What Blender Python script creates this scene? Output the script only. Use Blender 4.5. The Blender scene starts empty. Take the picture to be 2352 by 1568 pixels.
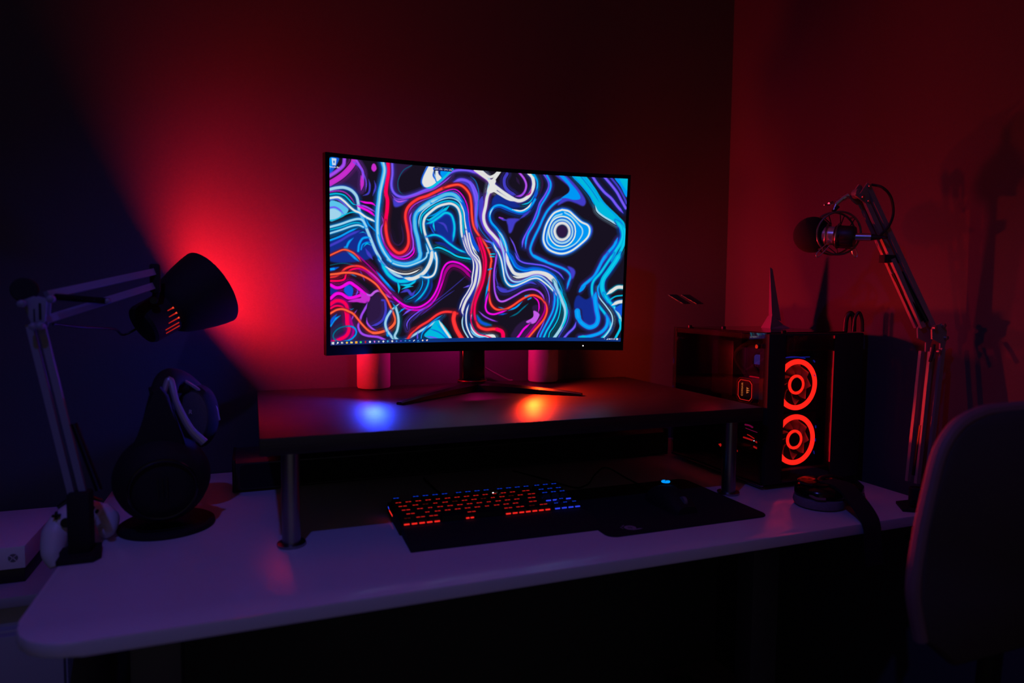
# A dark desk corner lit by a red lamp, a neon monitor and a glowing computer.
import bpy, bmesh, math, random
import numpy as np
from mathutils import Vector, Matrix
PI = math.pi
scene = bpy.context.scene
COL = scene.collection
random.seed(4)
V3 = Vector

# tunables of the lights
LAMP_N = (.74, .47, .47)
LAMP_RIM = (-.081, 1.535, 1.163)
LAMP_E = 620.0
SCREEN_E = 1.0
UNDER_B, UNDER_O, REAR_V, REAR_R = 1.5, 1.5, 4.0, 4.0
REAR_SPOT_R, REAR_SPOT_V, FILL_M = 10.0, .35, 1.7
FAN_E = 3.6
CEIL_E, SPOT_B, SPOT_O, POINT_O, POINT_B, WORLD_E = 17.0, 1.2, 1.3, 14.0, 4.0, .06

# ------------------------------------------------------------------ materials
def lin(c):
    return tuple(((x / 255) / 12.92 if x / 255 <= .04045 else ((x / 255 + .055) / 1.055) ** 2.4) for x in c) + (1.0,)

MATS = {}
def nodes(name):
    m = bpy.data.materials.new(name); m.use_nodes = True
    nt = m.node_tree; nt.nodes.clear()
    out = nt.nodes.new('ShaderNodeOutputMaterial')
    return m, nt, out

def pbr(name, rgb, rough=.5, metal=0.0, spec=.5, coat=0.0, coat_rough=.1, noise=0.0, scale=60, bump=0.0, stretch=None, rvar=0.0):
    """principled surface with procedural colour / roughness variation"""
    m, nt, out = nodes(name)
    b = nt.nodes.new('ShaderNodeBsdfPrincipled')
    nt.links.new(b.outputs[0], out.inputs[0])
    c = lin(rgb)
    b.inputs['Base Color'].default_value = c
    b.inputs['Roughness'].default_value = rough
    b.inputs['Metallic'].default_value = metal
    b.inputs['Specular IOR Level'].default_value = spec
    b.inputs['Coat Weight'].default_value = coat
    b.inputs['Coat Roughness'].default_value = coat_rough
    if noise or bump or rvar:
        tc = nt.nodes.new('ShaderNodeTexCoord'); mp = nt.nodes.new('ShaderNodeMapping')
        nt.links.new(tc.outputs['Object'], mp.inputs[0])
        if stretch: mp.inputs['Scale'].default_value = stretch
        nz = nt.nodes.new('ShaderNodeTexNoise'); nz.inputs['Scale'].default_value = scale; nz.inputs['Detail'].default_value = 5
        nt.links.new(mp.outputs[0], nz.inputs[0])
        if noise:
            r = nt.nodes.new('ShaderNodeValToRGB')
            r.color_ramp.elements[0].position = .3; r.color_ramp.elements[1].position = .7
            r.color_ramp.elements[0].color = tuple(x * (1 - noise) for x in c[:3]) + (1,)
            r.color_ramp.elements[1].color = tuple(min(1, x * (1 + noise)) for x in c[:3]) + (1,)
            nt.links.new(nz.outputs[0], r.inputs[0]); nt.links.new(r.outputs[0], b.inputs['Base Color'])
        if rvar:
            mr = nt.nodes.new('ShaderNodeMapRange'); mr.inputs[3].default_value = rough - rvar; mr.inputs[4].default_value = rough + rvar
            nt.links.new(nz.outputs[0], mr.inputs[0]); nt.links.new(mr.outputs[0], b.inputs['Roughness'])
        if bump:
            bp = nt.nodes.new('ShaderNodeBump'); bp.inputs['Strength'].default_value = bump; bp.inputs['Distance'].default_value = .002
            nt.links.new(nz.outputs[0], bp.inputs['Height']); nt.links.new(bp.outputs[0], b.inputs['Normal'])
    MATS[name] = m
    return m

def emit(name, rgb, strength):
    m, nt, out = nodes(name)
    e = nt.nodes.new('ShaderNodeEmission'); e.inputs[0].default_value = lin(rgb); e.inputs[1].default_value = strength
    nt.links.new(e.outputs[0], out.inputs[0]); MATS[name] = m
    return m

def glass(name, tint, refl_rough=.02, ior=1.5):
    """tinted pane: transmits a tint and mirrors by its Fresnel term"""
    m, nt, out = nodes(name)
    t = nt.nodes.new('ShaderNodeBsdfTransparent'); t.inputs[0].default_value = lin(tint)
    g = nt.nodes.new('ShaderNodeBsdfGlossy'); g.inputs['Roughness'].default_value = refl_rough; g.inputs[0].default_value = (1, 1, 1, 1)
    f = nt.nodes.new('ShaderNodeFresnel'); ge = nt.nodes.new('ShaderNodeNewGeometry')
    mr = nt.nodes.new('ShaderNodeMapRange'); mr.inputs[3].default_value = ior; mr.inputs[4].default_value = 1 / ior   # same Fresnel from both faces of the pane
    nt.links.new(ge.outputs['Backfacing'], mr.inputs[0]); nt.links.new(mr.outputs[0], f.inputs[0])
    mx = nt.nodes.new('ShaderNodeMixShader')
    nt.links.new(f.outputs[0], mx.inputs[0]); nt.links.new(t.outputs[0], mx.inputs[1]); nt.links.new(g.outputs[0], mx.inputs[2])
    nt.links.new(mx.outputs[0], out.inputs[0]); MATS[name] = m
    return m

def translucent(name, rgb, rough=.5):
    m, nt, out = nodes(name)
    d = nt.nodes.new('ShaderNodeBsdfDiffuse'); d.inputs[0].default_value = lin(rgb)
    t = nt.nodes.new('ShaderNodeBsdfTranslucent'); t.inputs[0].default_value = lin(rgb)
    mx = nt.nodes.new('ShaderNodeMixShader'); mx.inputs[0].default_value = .5
    nt.links.new(d.outputs[0], mx.inputs[1]); nt.links.new(t.outputs[0], mx.inputs[2]); nt.links.new(mx.outputs[0], out.inputs[0])
    MATS[name] = m
    return m

wall_m = pbr('charcoal_paint', (74, 76, 78), .75, spec=.25, noise=.05, scale=300, bump=.12)
wall_r = pbr('charcoal_paint_side', (74, 76, 78), .75, spec=.25, noise=.05, scale=300, bump=.12)
ceil_m = pbr('white_ceiling', (232, 230, 228), .9, noise=.02, scale=120)
floor_m = pbr('dark_floor', (120, 118, 120), .5, noise=.12, scale=20, stretch=(1, 12, 1))
desk_w = pbr('white_laminate', (226, 226, 228), .19, spec=.75, noise=.01, scale=40)
cab_w = pbr('cabinet_white', (168, 168, 174), .4, noise=.01, scale=60)
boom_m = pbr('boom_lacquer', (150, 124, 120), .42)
metal_leg = pbr('grey_powder_coat', (96, 94, 100), .5, metal=.2)
bezel_m = pbr('bezel_black', (9, 9, 10), .5, spec=.2, noise=.05, scale=200)
wood = pbr('black_brown_wood', (38, 30, 30), .40, spec=.55, noise=.35, scale=8, stretch=(2.2, 60, 60), bump=.18, rvar=.10)
riser_edge = pbr('black_brown_edge', (22, 19, 19), .5, noise=.3, scale=8, stretch=(2, 60, 60))
brushed = pbr('brushed_steel', (150, 150, 156), .32, metal=1, noise=.06, scale=90, stretch=(1, 1, 14))
blk = pbr('black_plastic', (22, 22, 24), .45, noise=.05, scale=200)
blk_gloss = pbr('black_gloss', (14, 14, 16), .18)
blk_matte = pbr('black_matte', (20, 20, 21), .8, noise=.08, scale=300)
blk_soft = pbr('black_fabric', (24, 24, 26), .9, noise=.2, scale=500, bump=.3)
dark_metal = pbr('dark_steel', (48, 48, 52), .35, metal=.9)
chrome = pbr('chrome', (205, 202, 202), .30, metal=1)
trim_silver = pbr('trim_silver', (160, 160, 172), .3, metal=.3)
white_pl = pbr('white_plastic', (225, 225, 228), .4, noise=.01, scale=80)
grey_pl = pbr('grey_plastic', (110, 110, 115), .5)
speaker_m = pbr('speaker_cloth', (160, 156, 153), .85, noise=.06, scale=700, bump=.2)
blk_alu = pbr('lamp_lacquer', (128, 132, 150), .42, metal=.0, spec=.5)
cable_m = pbr('cable_rubber', (18, 18, 19), .5)
cable_grey = pbr('cable_grey', (120, 120, 122), .5)
pcb = pbr('circuit_board', (18, 18, 22), .4, noise=.5, scale=160, bump=.3)
chair_m = pbr('chair_fabric', (74, 60, 60), .9, noise=.15, scale=400, bump=.3)
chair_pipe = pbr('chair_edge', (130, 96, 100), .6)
violet_rim = pbr('brushed_violet_side', (120, 120, 190), .35, metal=.6)
foam = pbr('foam', (8, 8, 9), .95, noise=.4, scale=900, bump=.6)
side_glass = glass('tinted_side_glass', (222, 216, 219), ior=1.9)
front_glass = glass('tinted_front_glass', (205, 200, 205))
frost = translucent('milky_plastic', (235, 225, 225))

# ------------------------------------------------------------------ mesh builder
class MB:
    def __init__(s): s.bm = bmesh.new()
    def face(s, vs, mi=0):
        try:
            f = s.bm.faces.new(vs); f.material_index = mi; return f
        except ValueError: return None
    def box(s, x0, x1, y0, y1, z0, z1, bev=0.0, M=None, seg=2, mi=0):
        P = [V3((x, y, z)) for z in (z0, z1) for y in (y0, y1) for x in (x0, x1)]
        v = [s.bm.verts.new(p) for p in P]
        fs = [s.face([v[i] for i in q], mi) for q in ((0, 2, 3, 1), (4, 5, 7, 6), (0, 1, 5, 4), (2, 6, 7, 3), (0, 4, 6, 2), (1, 3, 7, 5))]
        geom = list(v)
        if bev:
            es = list({e for f in fs for e in f.edges})
            r = bmesh.ops.bevel(s.bm, geom=es, offset=bev, segments=seg, affect='EDGES', profile=.5)
            geom = list({w for f in r['faces'] for w in f.verts} | {w for w in v if w.is_valid})
            for f in r['faces']: f.material_index = mi
        if M is not None: bmesh.ops.transform(s.bm, matrix=M, verts=geom)
        return geom
    def ring(s, c, a, b, r, n, rb=None):
        rb = r if rb is None else rb
        return [s.bm.verts.new(c + a * (r * math.cos(2 * PI * i / n)) + b * (rb * math.sin(2 * PI * i / n))) for i in range(n)]
    def bridge(s, A, B, mi=0):
        n = len(A)
        for i in range(n): s.face([A[i], A[(i + 1) % n], B[(i + 1) % n], B[i]], mi)
    def frame(s, d):
        d = V3(d).normalized(); u = V3((0, 0, 1)) if abs(d.z) < .9 else V3((1, 0, 0))
        a = d.cross(u).normalized(); b = a.cross(d).normalized()
        return a, b
    def cyl(s, p0, p1, r0, r1=None, n=24, cap=True, bev=0.0, mi=0):
        p0, p1 = V3(p0), V3(p1); r1 = r0 if r1 is None else r1
        a, b = s.frame(p1 - p0); d = (p1 - p0).normalized()
        if bev:
            R = [s.ring(p0, a, b, r0 - bev, n), s.ring(p0 + d * bev, a, b, r0, n), s.ring(p1 - d * bev, a, b, r1, n), s.ring(p1, a, b, r1 - bev, n)]
        else: R = [s.ring(p0, a, b, r0, n), s.ring(p1, a, b, r1, n)]
        for x, y in zip(R, R[1:]): s.bridge(y, x, mi)
        if cap: s.face(R[0], mi); s.face(R[-1][::-1], mi)
    def tube(s, pts, r, n=8, smooth=True, cap=True, flat=None, mi=0):
        P = [V3(p) for p in pts]
        if smooth and len(P) > 2: P = spline(P)
        k = len(P)
        rs = [r] * k if not isinstance(r, (list, tuple)) else [r[0] + (r[-1] - r[0]) * i / (k - 1) for i in range(k)] if len(r) == 2 else list(np.interp(np.linspace(0, 1, k), np.linspace(0, 1, len(r)), r))
        t0 = (P[1] - P[0]).normalized(); a, b = s.frame(t0); rings = []
        for i, p in enumerate(P):
            t = (P[min(i + 1, k - 1)] - P[max(i - 1, 0)]).normalized()
            a = (a - t * a.dot(t)).normalized(); b = t.cross(a)
            rings.append(s.ring(p, a, b, rs[i], n, None if flat is None else rs[i] * flat))
        for x, y in zip(rings, rings[1:]): s.bridge(x, y, mi)
        if cap: s.face(rings[0][::-1], mi); s.face(rings[-1], mi)
    def lathe(s, prof, c, axis=(0, 0, 1), n=32, a0=0, a1=2 * PI, cap=True, mi=0, sx=1.0, sy=1.0):
        """prof: (radius, height along axis)"""
        c = V3(c); ax = V3(axis).normalized(); a, b = s.frame(ax)
        R = [s.ring(c + ax * h, a, b, max(r, 1e-5) * sx, n, max(r, 1e-5) * sy) for r, h in prof]
        for x, y in zip(R, R[1:]): s.bridge(x, y, mi)
        if cap: s.face(R[0][::-1], mi); s.face(R[-1], mi)
    def prism(s, poly, o, ex, ey, depth, bev=0.0, mi=0):
        """polygon in the ex/ey plane at o, extruded by the vector depth"""
        o, ex, ey, depth = V3(o), V3(ex), V3(ey), V3(depth)
        A = [s.bm.verts.new(o + ex * x + ey * y) for x, y in poly]; B = [s.bm.verts.new(v.co + depth) for v in A]
        fs = [s.face(A[::-1], mi), s.face(B, mi)]
        n = len(A)
        for i in range(n): fs.append(s.face([A[i], A[(i + 1) % n], B[(i + 1) % n], B[i]], mi))
        if bev:
            es = [e for f in fs[:2] if f for e in f.edges]
            bmesh.ops.bevel(s.bm, geom=es, offset=bev, segments=2, affect='EDGES', profile=.5)
    def ball(s, c, r, n=24, m=14, M=None, mi=0):
        r = (r, r, r) if not isinstance(r, (tuple, list)) else r
        c = V3(c); X = Matrix.Identity(3) if M is None else M
        rows = []
        for j in range(m + 1):
            t = PI * j / m
            rows.append([s.bm.verts.new(c + X @ V3((r[0] * max(math.sin(t), 1e-4) * math.cos(2 * PI * i / n), r[1] * max(math.sin(t), 1e-4) * math.sin(2 * PI * i / n), r[2] * math.cos(t)))) for i in range(n)])
        for x, y in zip(rows, rows[1:]): s.bridge(y, x, mi)
    def torus(s, c, axis, R, r, n=40, k=10, flat=1.0, mi=0):
        c = V3(c); a, b = s.frame(axis); d = V3(axis).normalized(); rings = []
        for i in range(n):
            t = 2 * PI * i / n; e = a * math.cos(t) + b * math.sin(t)
            rings.append([s.bm.verts.new(c + e * (R + r * math.cos(2 * PI * j / k)) + d * (r * flat * math.sin(2 * PI * j / k))) for j in range(k)])
        for i in range(n): s.bridge(rings[i], rings[(i + 1) % n], mi)
    def annulus(s, c, axis, r0, r1, h, n=48, mi=0):
        c = V3(c); d = V3(axis).normalized(); a, b = s.frame(axis)
        L = [s.ring(c, a, b, r0, n), s.ring(c, a, b, r1, n), s.ring(c + d * h, a, b, r1, n), s.ring(c + d * h, a, b, r0, n)]
        for i in range(4): s.bridge(L[i], L[(i + 1) % 4], mi)
    def build(s, name, mat, parent=None, smooth=True, angle=35):
        me = bpy.data.meshes.new(name)
        bmesh.ops.remove_doubles(s.bm, verts=s.bm.verts, dist=1e-6)
        bmesh.ops.recalc_face_normals(s.bm, faces=s.bm.faces)
        if parent is not None: bmesh.ops.transform(s.bm, matrix=inv_root(parent), verts=s.bm.verts)
        s.bm.to_mesh(me); s.bm.free()
        for m in (mat if isinstance(mat, (list, tuple)) else [mat]): me.materials.append(m)
        if smooth:
            me.shade_smooth()
            me.set_sharp_from_angle(angle=math.radians(angle))
        o = bpy.data.objects.new(name, me); COL.objects.link(o)
        if parent is not None: o.parent = parent
        return o

def shift_x(m, d):
    bmesh.ops.translate(m.bm, verts=m.bm.verts, vec=(d, 0, 0)); return m

def shift(m, v):
    bmesh.ops.translate(m.bm, verts=m.bm.verts, vec=v); return m

def spline(P, per=8):
    n = len(P); Q = [P[0] * 2 - P[1]] + list(P) + [P[-1] * 2 - P[-2]]; out = []
    for i in range(n - 1):
        a, b, c, d = Q[i:i + 4]
        for k in range(per):
            t = k / per
            out.append(.5 * ((2 * b) + (c - a) * t + (2 * a - 5 * b + 4 * c - d) * t * t + (3 * b - a - 3 * c + d) * t ** 3))
    return out + [P[-1]]

ROOTM = {}
def inv_root(o):
    while o.parent is not None: o = o.parent
    return ROOTM.get(o.name, Matrix.Identity(4))

def thing(name, label, cat, loc=(0, 0, 0), rotz=0.0, group=None):
    o = bpy.data.objects.new(name, None); COL.objects.link(o)
    o.empty_display_size = .05
    o.location = loc; o.rotation_euler = (0, 0, rotz)
    ROOTM[o.name] = (Matrix.Translation(loc) @ Matrix.Rotation(rotz, 4, 'Z')).inverted()
    return tag(o, label, cat, group)

def tag(o, label, cat, group=None):
    o['label'] = label; o['category'] = cat
    if group: o['group'] = group
    return o

def copy_thing(root, loc, rotz, label):
    c = root.copy(); COL.objects.link(c); c.location = loc; c.rotation_euler = (0, 0, rotz); c['label'] = label
    for ch in list(root.children):
        k = ch.copy(); COL.objects.link(k); k.parent = c
        for g in list(ch.children):
            q = g.copy(); COL.objects.link(q); q.parent = k
    return c

def structure(o):
    o['kind'] = 'structure'; return o

def text_part(body, name, size, mat, parent, M, extrude=.0002, align='CENTER'):
    cu = bpy.data.curves.new('lettering', 'FONT'); cu.body = body; cu.size = size; cu.extrude = extrude
    cu.align_x = align; cu.align_y = 'CENTER'; cu.resolution_u = 2
    t = bpy.data.objects.new('lettering', cu); COL.objects.link(t)
    dg = bpy.context.evaluated_depsgraph_get()
    me = bpy.data.meshes.new_from_object(t.evaluated_get(dg)); me.name = name
    bpy.data.objects.remove(t); bpy.data.curves.remove(cu)
    me.transform(M); me.transform(inv_root(parent))
    me.materials.clear(); me.materials.append(mat)
    o = bpy.data.objects.new(name, me); COL.objects.link(o); o.parent = parent
    return o

def axes(o, ex, ey):
    """matrix with x along ex, y along ey, origin o"""
    ex, ey = V3(ex).normalized(), V3(ey).normalized(); ez = ex.cross(ey)
    return Matrix(((ex.x, ey.x, ez.x, o[0]), (ex.y, ey.y, ez.y, o[1]), (ex.z, ey.z, ez.z, o[2]), (0, 0, 0, 1)))

def rrect(x0, x1, y0, y1, r, k=6):
    P = []
    for cx, cy, a in ((x1 - r, y1 - r, 0), (x0 + r, y1 - r, PI / 2), (x0 + r, y0 + r, PI), (x1 - r, y0 + r, 1.5 * PI)):
        P += [(cx + r * math.cos(a + PI / 2 * i / k), cy + r * math.sin(a + PI / 2 * i / k)) for i in range(k + 1)]
    return P

# ------------------------------------------------------------------ the room
DZ = .73                                    # desk top
b = MB(); b.box(-2.6, 1.46, -2.4, 1.80, -.1, 0); structure(b.build('floor', floor_m))
b = MB(); b.box(-2.6, 1.46, 1.705, 1.80, 0, 2.6); structure(b.build('wall_back', wall_m))
b = MB(); b.box(1.3655, 1.46, -2.4, 1.705, 0, 2.6); structure(b.build('wall_right', wall_r))
b = MB(); b.box(-2.7, -2.6, -2.4, 1.80, 0, 2.6); structure(b.build('wall_left', wall_m))
b = MB(); b.box(-2.7, 1.46, -2.4, 1.80, 2.6, 2.7); structure(b.build('ceiling', ceil_m))

# ------------------------------------------------------------------ desk
desk = thing('desk', 'long white desk with rounded front corners under the black riser shelf', 'desk', (.516, 1.3, 0))
b = MB(); b.prism(rrect(-.285, 1.3175, .919, 1.700, .085), (0, 0, DZ - .019), (1, 0, 0), (0, 1, 0), (0, 0, .019), bev=.0025)
b.build('desktop', desk_w, desk)
for x in (-.165, 1.165):
    b = MB(); b.box(x - .04, x + .04, 1.27, 1.33, .03, DZ - .05, bev=.004)
    lg = b.build('leg', metal_leg, desk)
    b = MB(); b.box(x - .035, x + .035, .98, 1.62, 0, .03, bev=.006); b.build('foot', metal_leg, lg)
b = MB(); b.box(-.12, 1.12, 1.275, 1.325, DZ - .06, DZ - .019, bev=.003)
b.box(-.2, -.13, .99, 1.6, DZ - .05, DZ - .019); b.box(1.13, 1.2, .99, 1.6, DZ - .05, DZ - .019)
b.build('support_beam', metal_leg, desk)

# side cabinet left of the desk
cab = thing('side_cabinet', 'low white cabinet beside the left end of the desk, carrying the game console', 'cabinet', (-.63, 1.5, 0))
CZ = .635
b = MB(); b.box(-.95, -.302, 1.337, 1.700, CZ - .019, CZ, bev=.002); b.build('top', cab_w, cab)
b = MB(); b.box(-.945, -.312, 1.345, 1.695, 0, .575, bev=.002); b.box(-.93, -.33, 1.36, 1.69, .575, CZ - .019)
b.build('carcass', cab_w, cab)
for z0, z1 in ((.02, .285), (.292, .57)):
    b = MB(); b.box(-.94, -.315, 1.330, 1.345, z0, z1, bev=.002); b.build('drawer_front', cab_w, cab)
# ------------------------------------------------------------------ game console on the cabinet
con = thing('game_console', 'white box-shaped game console with a black lower half, on the low cabinet', 'game console', (-.53, 1.52, CZ))
b = MB(); b.box(-.679, -.384, 1.400, 1.640, CZ + .026, CZ + .066, bev=.0015); b.build('upper_shell', white_pl, con)
b = MB(); b.box(-.677, -.386, 1.403, 1.638, CZ, CZ + .026, bev=.001); b.build('lower_shell', blk, con)
b = MB(); b.cyl((-.402, 1.4005, CZ + .046), (-.402, 1.3995, CZ + .046), .0075, n=24); em = b.build('power_emblem', grey_pl, con)
b = MB()
for s in (-1, 1):
    b.tube([(-.402 + s * .0055, 1.3992, CZ + .051), (-.402 + s * .001, 1.3992, CZ + .0465), (-.402 + s * .005, 1.3992, CZ + .0405)], .0007, n=6)
b.build('cross_mark', white_pl, em)
b = MB(); b.box(-.62, -.50, 1.3993, 1.4005, CZ + .050, CZ + .0525); b.build('disc_slot', blk, con)

# game controller lying over the left edge of the desk, behind the lamp foot
CDX = -.012
pad = thing('game_controller', 'white game controller slumped over the left desk edge behind the lamp foot', 'game controller', (-.28, 1.315, DZ))
b = MB()
b.tube([(-.232, 1.325, .765), (-.255, 1.318, .775), (-.278, 1.312, .775), (-.298, 1.306, .764)], [.021, .025, .025, .021], n=16, flat=.8)
b.tube([(-.292, 1.31, .768), (-.300, 1.298, .748), (-.3015, 1.284, .720), (-.296, 1.276, .700)], [.019, .021, .017, .009], n=14)
b.tube([(-.240, 1.325, .772), (-.228, 1.312, .760), (-.226, 1.300, .747), (-.229, 1.290, .741)], [.018, .0195, .015, .009], n=14)
shift_x(b, CDX).build('shell', white_pl, pad, angle=80)
for x, z, nm in ((-.282, .770, 'thumbstick'), (-.258, .767, 'thumbstick')):
    b = MB(); b.cyl((x, 1.295, z), (x, 1.284, z), .004, n=12); b.cyl((x, 1.284, z), (x, 1.281, z), .008, .0075, n=18); shift_x(b, CDX).build(nm, blk, pad)
b = MB(); b.box(-.302, -.290, 1.2845, 1.292, .7805, .7835); b.box(-.2975, -.2945, 1.2845, 1.292, .776, .788); shift_x(b, CDX).build('direction_pad', blk, pad)
for dx, dz in ((0, .006), (0, -.006), (.006, 0), (-.006, 0)):
    b = MB(); b.cyl((-.246 + dx, 1.305, .780 + dz), (-.246 + dx, 1.296, .780 + dz), .0027, n=12); shift_x(b, CDX).build('button', blk, pad)
b = MB(); b.tube([(-.300, 1.322, .784), (-.282, 1.326, .796), (-.262, 1.330, .797), (-.240, 1.333, .786)], .006, n=8); shift_x(b, CDX).build('bumper', blk, pad)

# ------------------------------------------------------------------ desk lamp
lamp = thing('desk_lamp', 'black jointed desk lamp clamped at the left, its shade facing the red wall', 'lamp', (-.27, 1.225, DZ))
b = MB()
b.prism([(-.288, 1.190), (-.238, 1.190), (-.230, 1.205), (-.238, 1.258), (-.288, 1.258)], (0, 0, DZ), (1, 0, 0), (0, 1, 0), (0, 0, .010), bev=.002)
b.box(-.293, -.2865, 1.232, 1.256, .655, DZ + .008, bev=.001)
b.box(-.293, -.245, 1.232, 1.256, .650, .658, bev=.001)
b.cyl((-.258, 1.244, .658), (-.258, 1.244, .7105), .004, n=10)
b.box(-.277, -.245, 1.212, 1.246, DZ + .008, .835, bev=.004)
b.build('clamp', blk_matte, lamp)
arm = MB()
def bar(m, p, q, w=.006, t=.0045):
    p, q = V3(p), V3(q); d = (q - p).normalized(); side = d.cross(V3((0, 1, 0))).normalized(); up = side.cross(d)
    P = [p + side * w + up * t, p - side * w + up * t, p - side * w - up * t, p + side * w - up * t]
    A = [m.bm.verts.new(v) for v in P]; B = [m.bm.verts.new(v + (q - p)) for v in P]
    m.bridge(A, B); m.face(A[::-1]); m.face(B)
for p, q in (((-.3226, 1.24, 1.1006), (-.2720, 1.232, .826)), ((-.3070, 1.24, 1.1005), (-.2560, 1.232, .826))):
    b = MB(); bar(b, p, q, .0048); b.build('lower_arm', blk_alu, lamp)
b = MB(); b.cyl((-.2651, 1.224, .9439), (-.2330, 1.219, .838), .0042, n=12)
for i in range(34):
    t = i / 33; b.torus(V3((-.2651, 1.224, .9439)).lerp(V3((-.2330, 1.219, .838)), t), (-.03, 0, .1), .0052, .0009, n=14, k=5)
b.build('spring', dark_metal, lamp)
b = MB(); b.prism([(-.3285, 1.1376), (-.3132, 1.1444), (-.2950, 1.1405), (-.2985, 1.1074), (-.3020, 1.0960), (-.3150, 1.0945)], (0, 1.226, 0), (1, 0, 0), (0, 0, 1), (0, .004, 0), bev=.001)
b.prism([(-.3285, 1.1376), (-.3132, 1.1444), (-.2950, 1.1405), (-.2985, 1.1074), (-.3020, 1.0960), (-.3150, 1.0945)], (0, 1.250, 0), (1, 0, 0), (0, 0, 1), (0, .004, 0), bev=.001)
ep = b.build('elbow_bracket', blk_alu, lamp)
b = MB(); b.prism(rrect(-.3135, -.3115, 1.105, 1.125, .0008), (0, 1.2255, 0), (1, 0, 0), (0, 0, 1), (0, .001, 0)); b.prism(rrect(-.3065, -.3030, 1.108, 1.134, .0012), (0, 1.2255, 0), (1, 0, 0), (0, 0, 1), (0, .001, 0)); b.build('slot', blk_matte, ep)
for x, z in ((-.3255, 1.1330), (-.3120, 1.0985), (-.3030, 1.0990), (-.2880, 1.1405)):
    b = MB(); b.lathe([(.0012, -.010), (.0052, -.008), (.0058, -.003), (.0058, .002), (.004, .003)], (x, 1.219, z), (0, 1, 0), n=16); b.build('joint_screw', blk_alu, lamp)
b = MB(); b.cyl((-.3335, 1.258, 1.1540), (-.3335, 1.268, 1.1540), .0190, n=28, bev=.002); b.build('joint_disc', blk_matte, lamp)
for p, q in (((-.300, 1.245, 1.1460), (-.1707, 1.43, 1.1915)), ((-.3060, 1.245, 1.1065), (-.1728, 1.43, 1.1650))):
    b = MB(); bar(b, p, q, .0062); b.build('upper_arm', blk_alu, lamp)
b = MB(); b.cyl((-.2858, 1.238, 1.1435), (-.2316, 1.333, 1.1365), .0038, n=12)
for i in range(26):
    b.torus(V3((-.2858, 1.238, 1.1435)).lerp(V3((-.2316, 1.333, 1.1365)), i / 25), (.054, .095, -.006), .0046, .0008, n=14, k=5)
b.build('spring', dark_metal, lamp)
b = MB(); b.lathe([(.001, -.008), (.0045, -.006), (.005, .002), (.003, .003)], (-.2316, 1.326, 1.1365), (0, 1, 0), n=14); b.build('joint_screw', blk_alu, lamp)
b = MB(); b.prism(rrect(-.1790, -.1620, 1.152, 1.206, .004), (0, 1.424, 0), (1, 0, 0), (0, 0, 1), (0, .014, 0), bev=.001); b.build('head_bracket', blk_matte, lamp)
# lamp head: axis n from the socket to the open rim
LN = V3(LAMP_N).normalized(); RIM = V3(LAMP_RIM)
la = LN.cross(V3((0, 0, 1))).normalized(); lb = la.cross(LN)
def on_axis(d): return RIM + LN * d
b = MB()
prof = [(.040, -.104), (.0475, -.098), (.0530, -.090), (.0600, -.075), (.0670, -.055), (.0730, -.035), (.0778, -.016), (.0805, 0), (.0790, .0), (.0758, -.016), (.0710, -.035), (.0650, -.055), (.0580, -.074), (.051, -.088), (.0455, -.096), (.038, -.102)]
R = [b.ring(on_axis(d), la, lb, r, 56) for r, d in prof]
for x, y in zip(R, R[1:]): b.bridge(x, y)
b.bridge(R[-1], R[0])
b.build('lamp_shade', blk_matte, lamp)
b = MB()
for r0, r1, d0, d1 in ((.0400, .0410, -.152, -.100), (.0370, .0400, -.158, -.152), (.016, .0370, -.163, -.158)):
    b.cyl(on_axis(d0), on_axis(d1), r0, r1, n=40)
hs = b.build('socket_housing', blk_matte, lamp)
tow = (V3((0, 0, 1.15)) - RIM).normalized(); e0 = (tow - LN * tow.dot(LN)).normalized(); e1 = LN.cross(e0)
if e1.z > 0: e1 = -e1
vg = emit('vent_glow', (255, 46, 36), .45); vb = emit('vent_bright', (255, 70, 46), 1.0)  # bulb light in the slits, painted as emissive slabs
for k, (deg, ln) in enumerate(((-2, .010), (14, .014), (29, .020), (43, .030), (56, .030))):
    a = math.radians(deg); e = e0 * math.cos(a) + e1 * math.sin(a); t = LN.cross(e)
    for nm, d0, d1, hw, m in (('vent_light_slab', -.108 - ln, -.108, .0012, vg), ('lit_vent_end', -.108, -.1045, .0018, vb)):
        if nm == 'lit_vent_end' and k > 2: continue
        b = MB(); P = [on_axis(d0) + e * .0407 - t * hw * .5, on_axis(d1) + e * .0407 - t * hw, on_axis(d1) + e * .0407 + t * hw, on_axis(d0) + e * .0407 + t * hw * .5]
        A = [b.bm.verts.new(p) for p in P]; B = [b.bm.verts.new(p + e * .0008) for p in P]; b.bridge(A, B); b.face(A[::-1]); b.face(B)
        b.build(nm, m, hs)
kp = on_axis(-.118) + V3((-.004, -.052, .030))
b = MB(); b.cyl(kp + V3((0, .018, 0)), kp + V3((0, -.003, 0)), .0045, n=14); b.cyl(kp, kp + V3((0, -.010, 0)), .0072, n=20, bev=.001); b.build('tilt_knob', dark_metal, lamp)
b = MB(); b.cyl(kp + V3((0, .012, 0)), V3((-.168, 1.431, 1.165)), .006, n=12); b.build('tilt_link', blk_matte, lamp)
b = MB(); b.cyl(on_axis(-.118), on_axis(-.085), .014, n=20); b.build('lamp_socket', white_pl, lamp)
b = MB(); b.lathe([(.013, -.088), (.016, -.075), (.024, -.055), (.028, -.038), (.026, -.022), (.016, -.012), (.001, -.009)], RIM, LN, n=28); b.build('light_bulb', emit('bulb_red', (255, 20, 24), LAMP_E), lamp)
b = MB(); b.tube([on_axis(-.160), on_axis(-.172) + V3((-.02, 0, -.01)), (-.235, 1.40, 1.085), (-.262, 1.32, 1.092), (-.297, 1.262, 1.10)], .0022, n=8); b.build('power_cord', cable_m, lamp)

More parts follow.
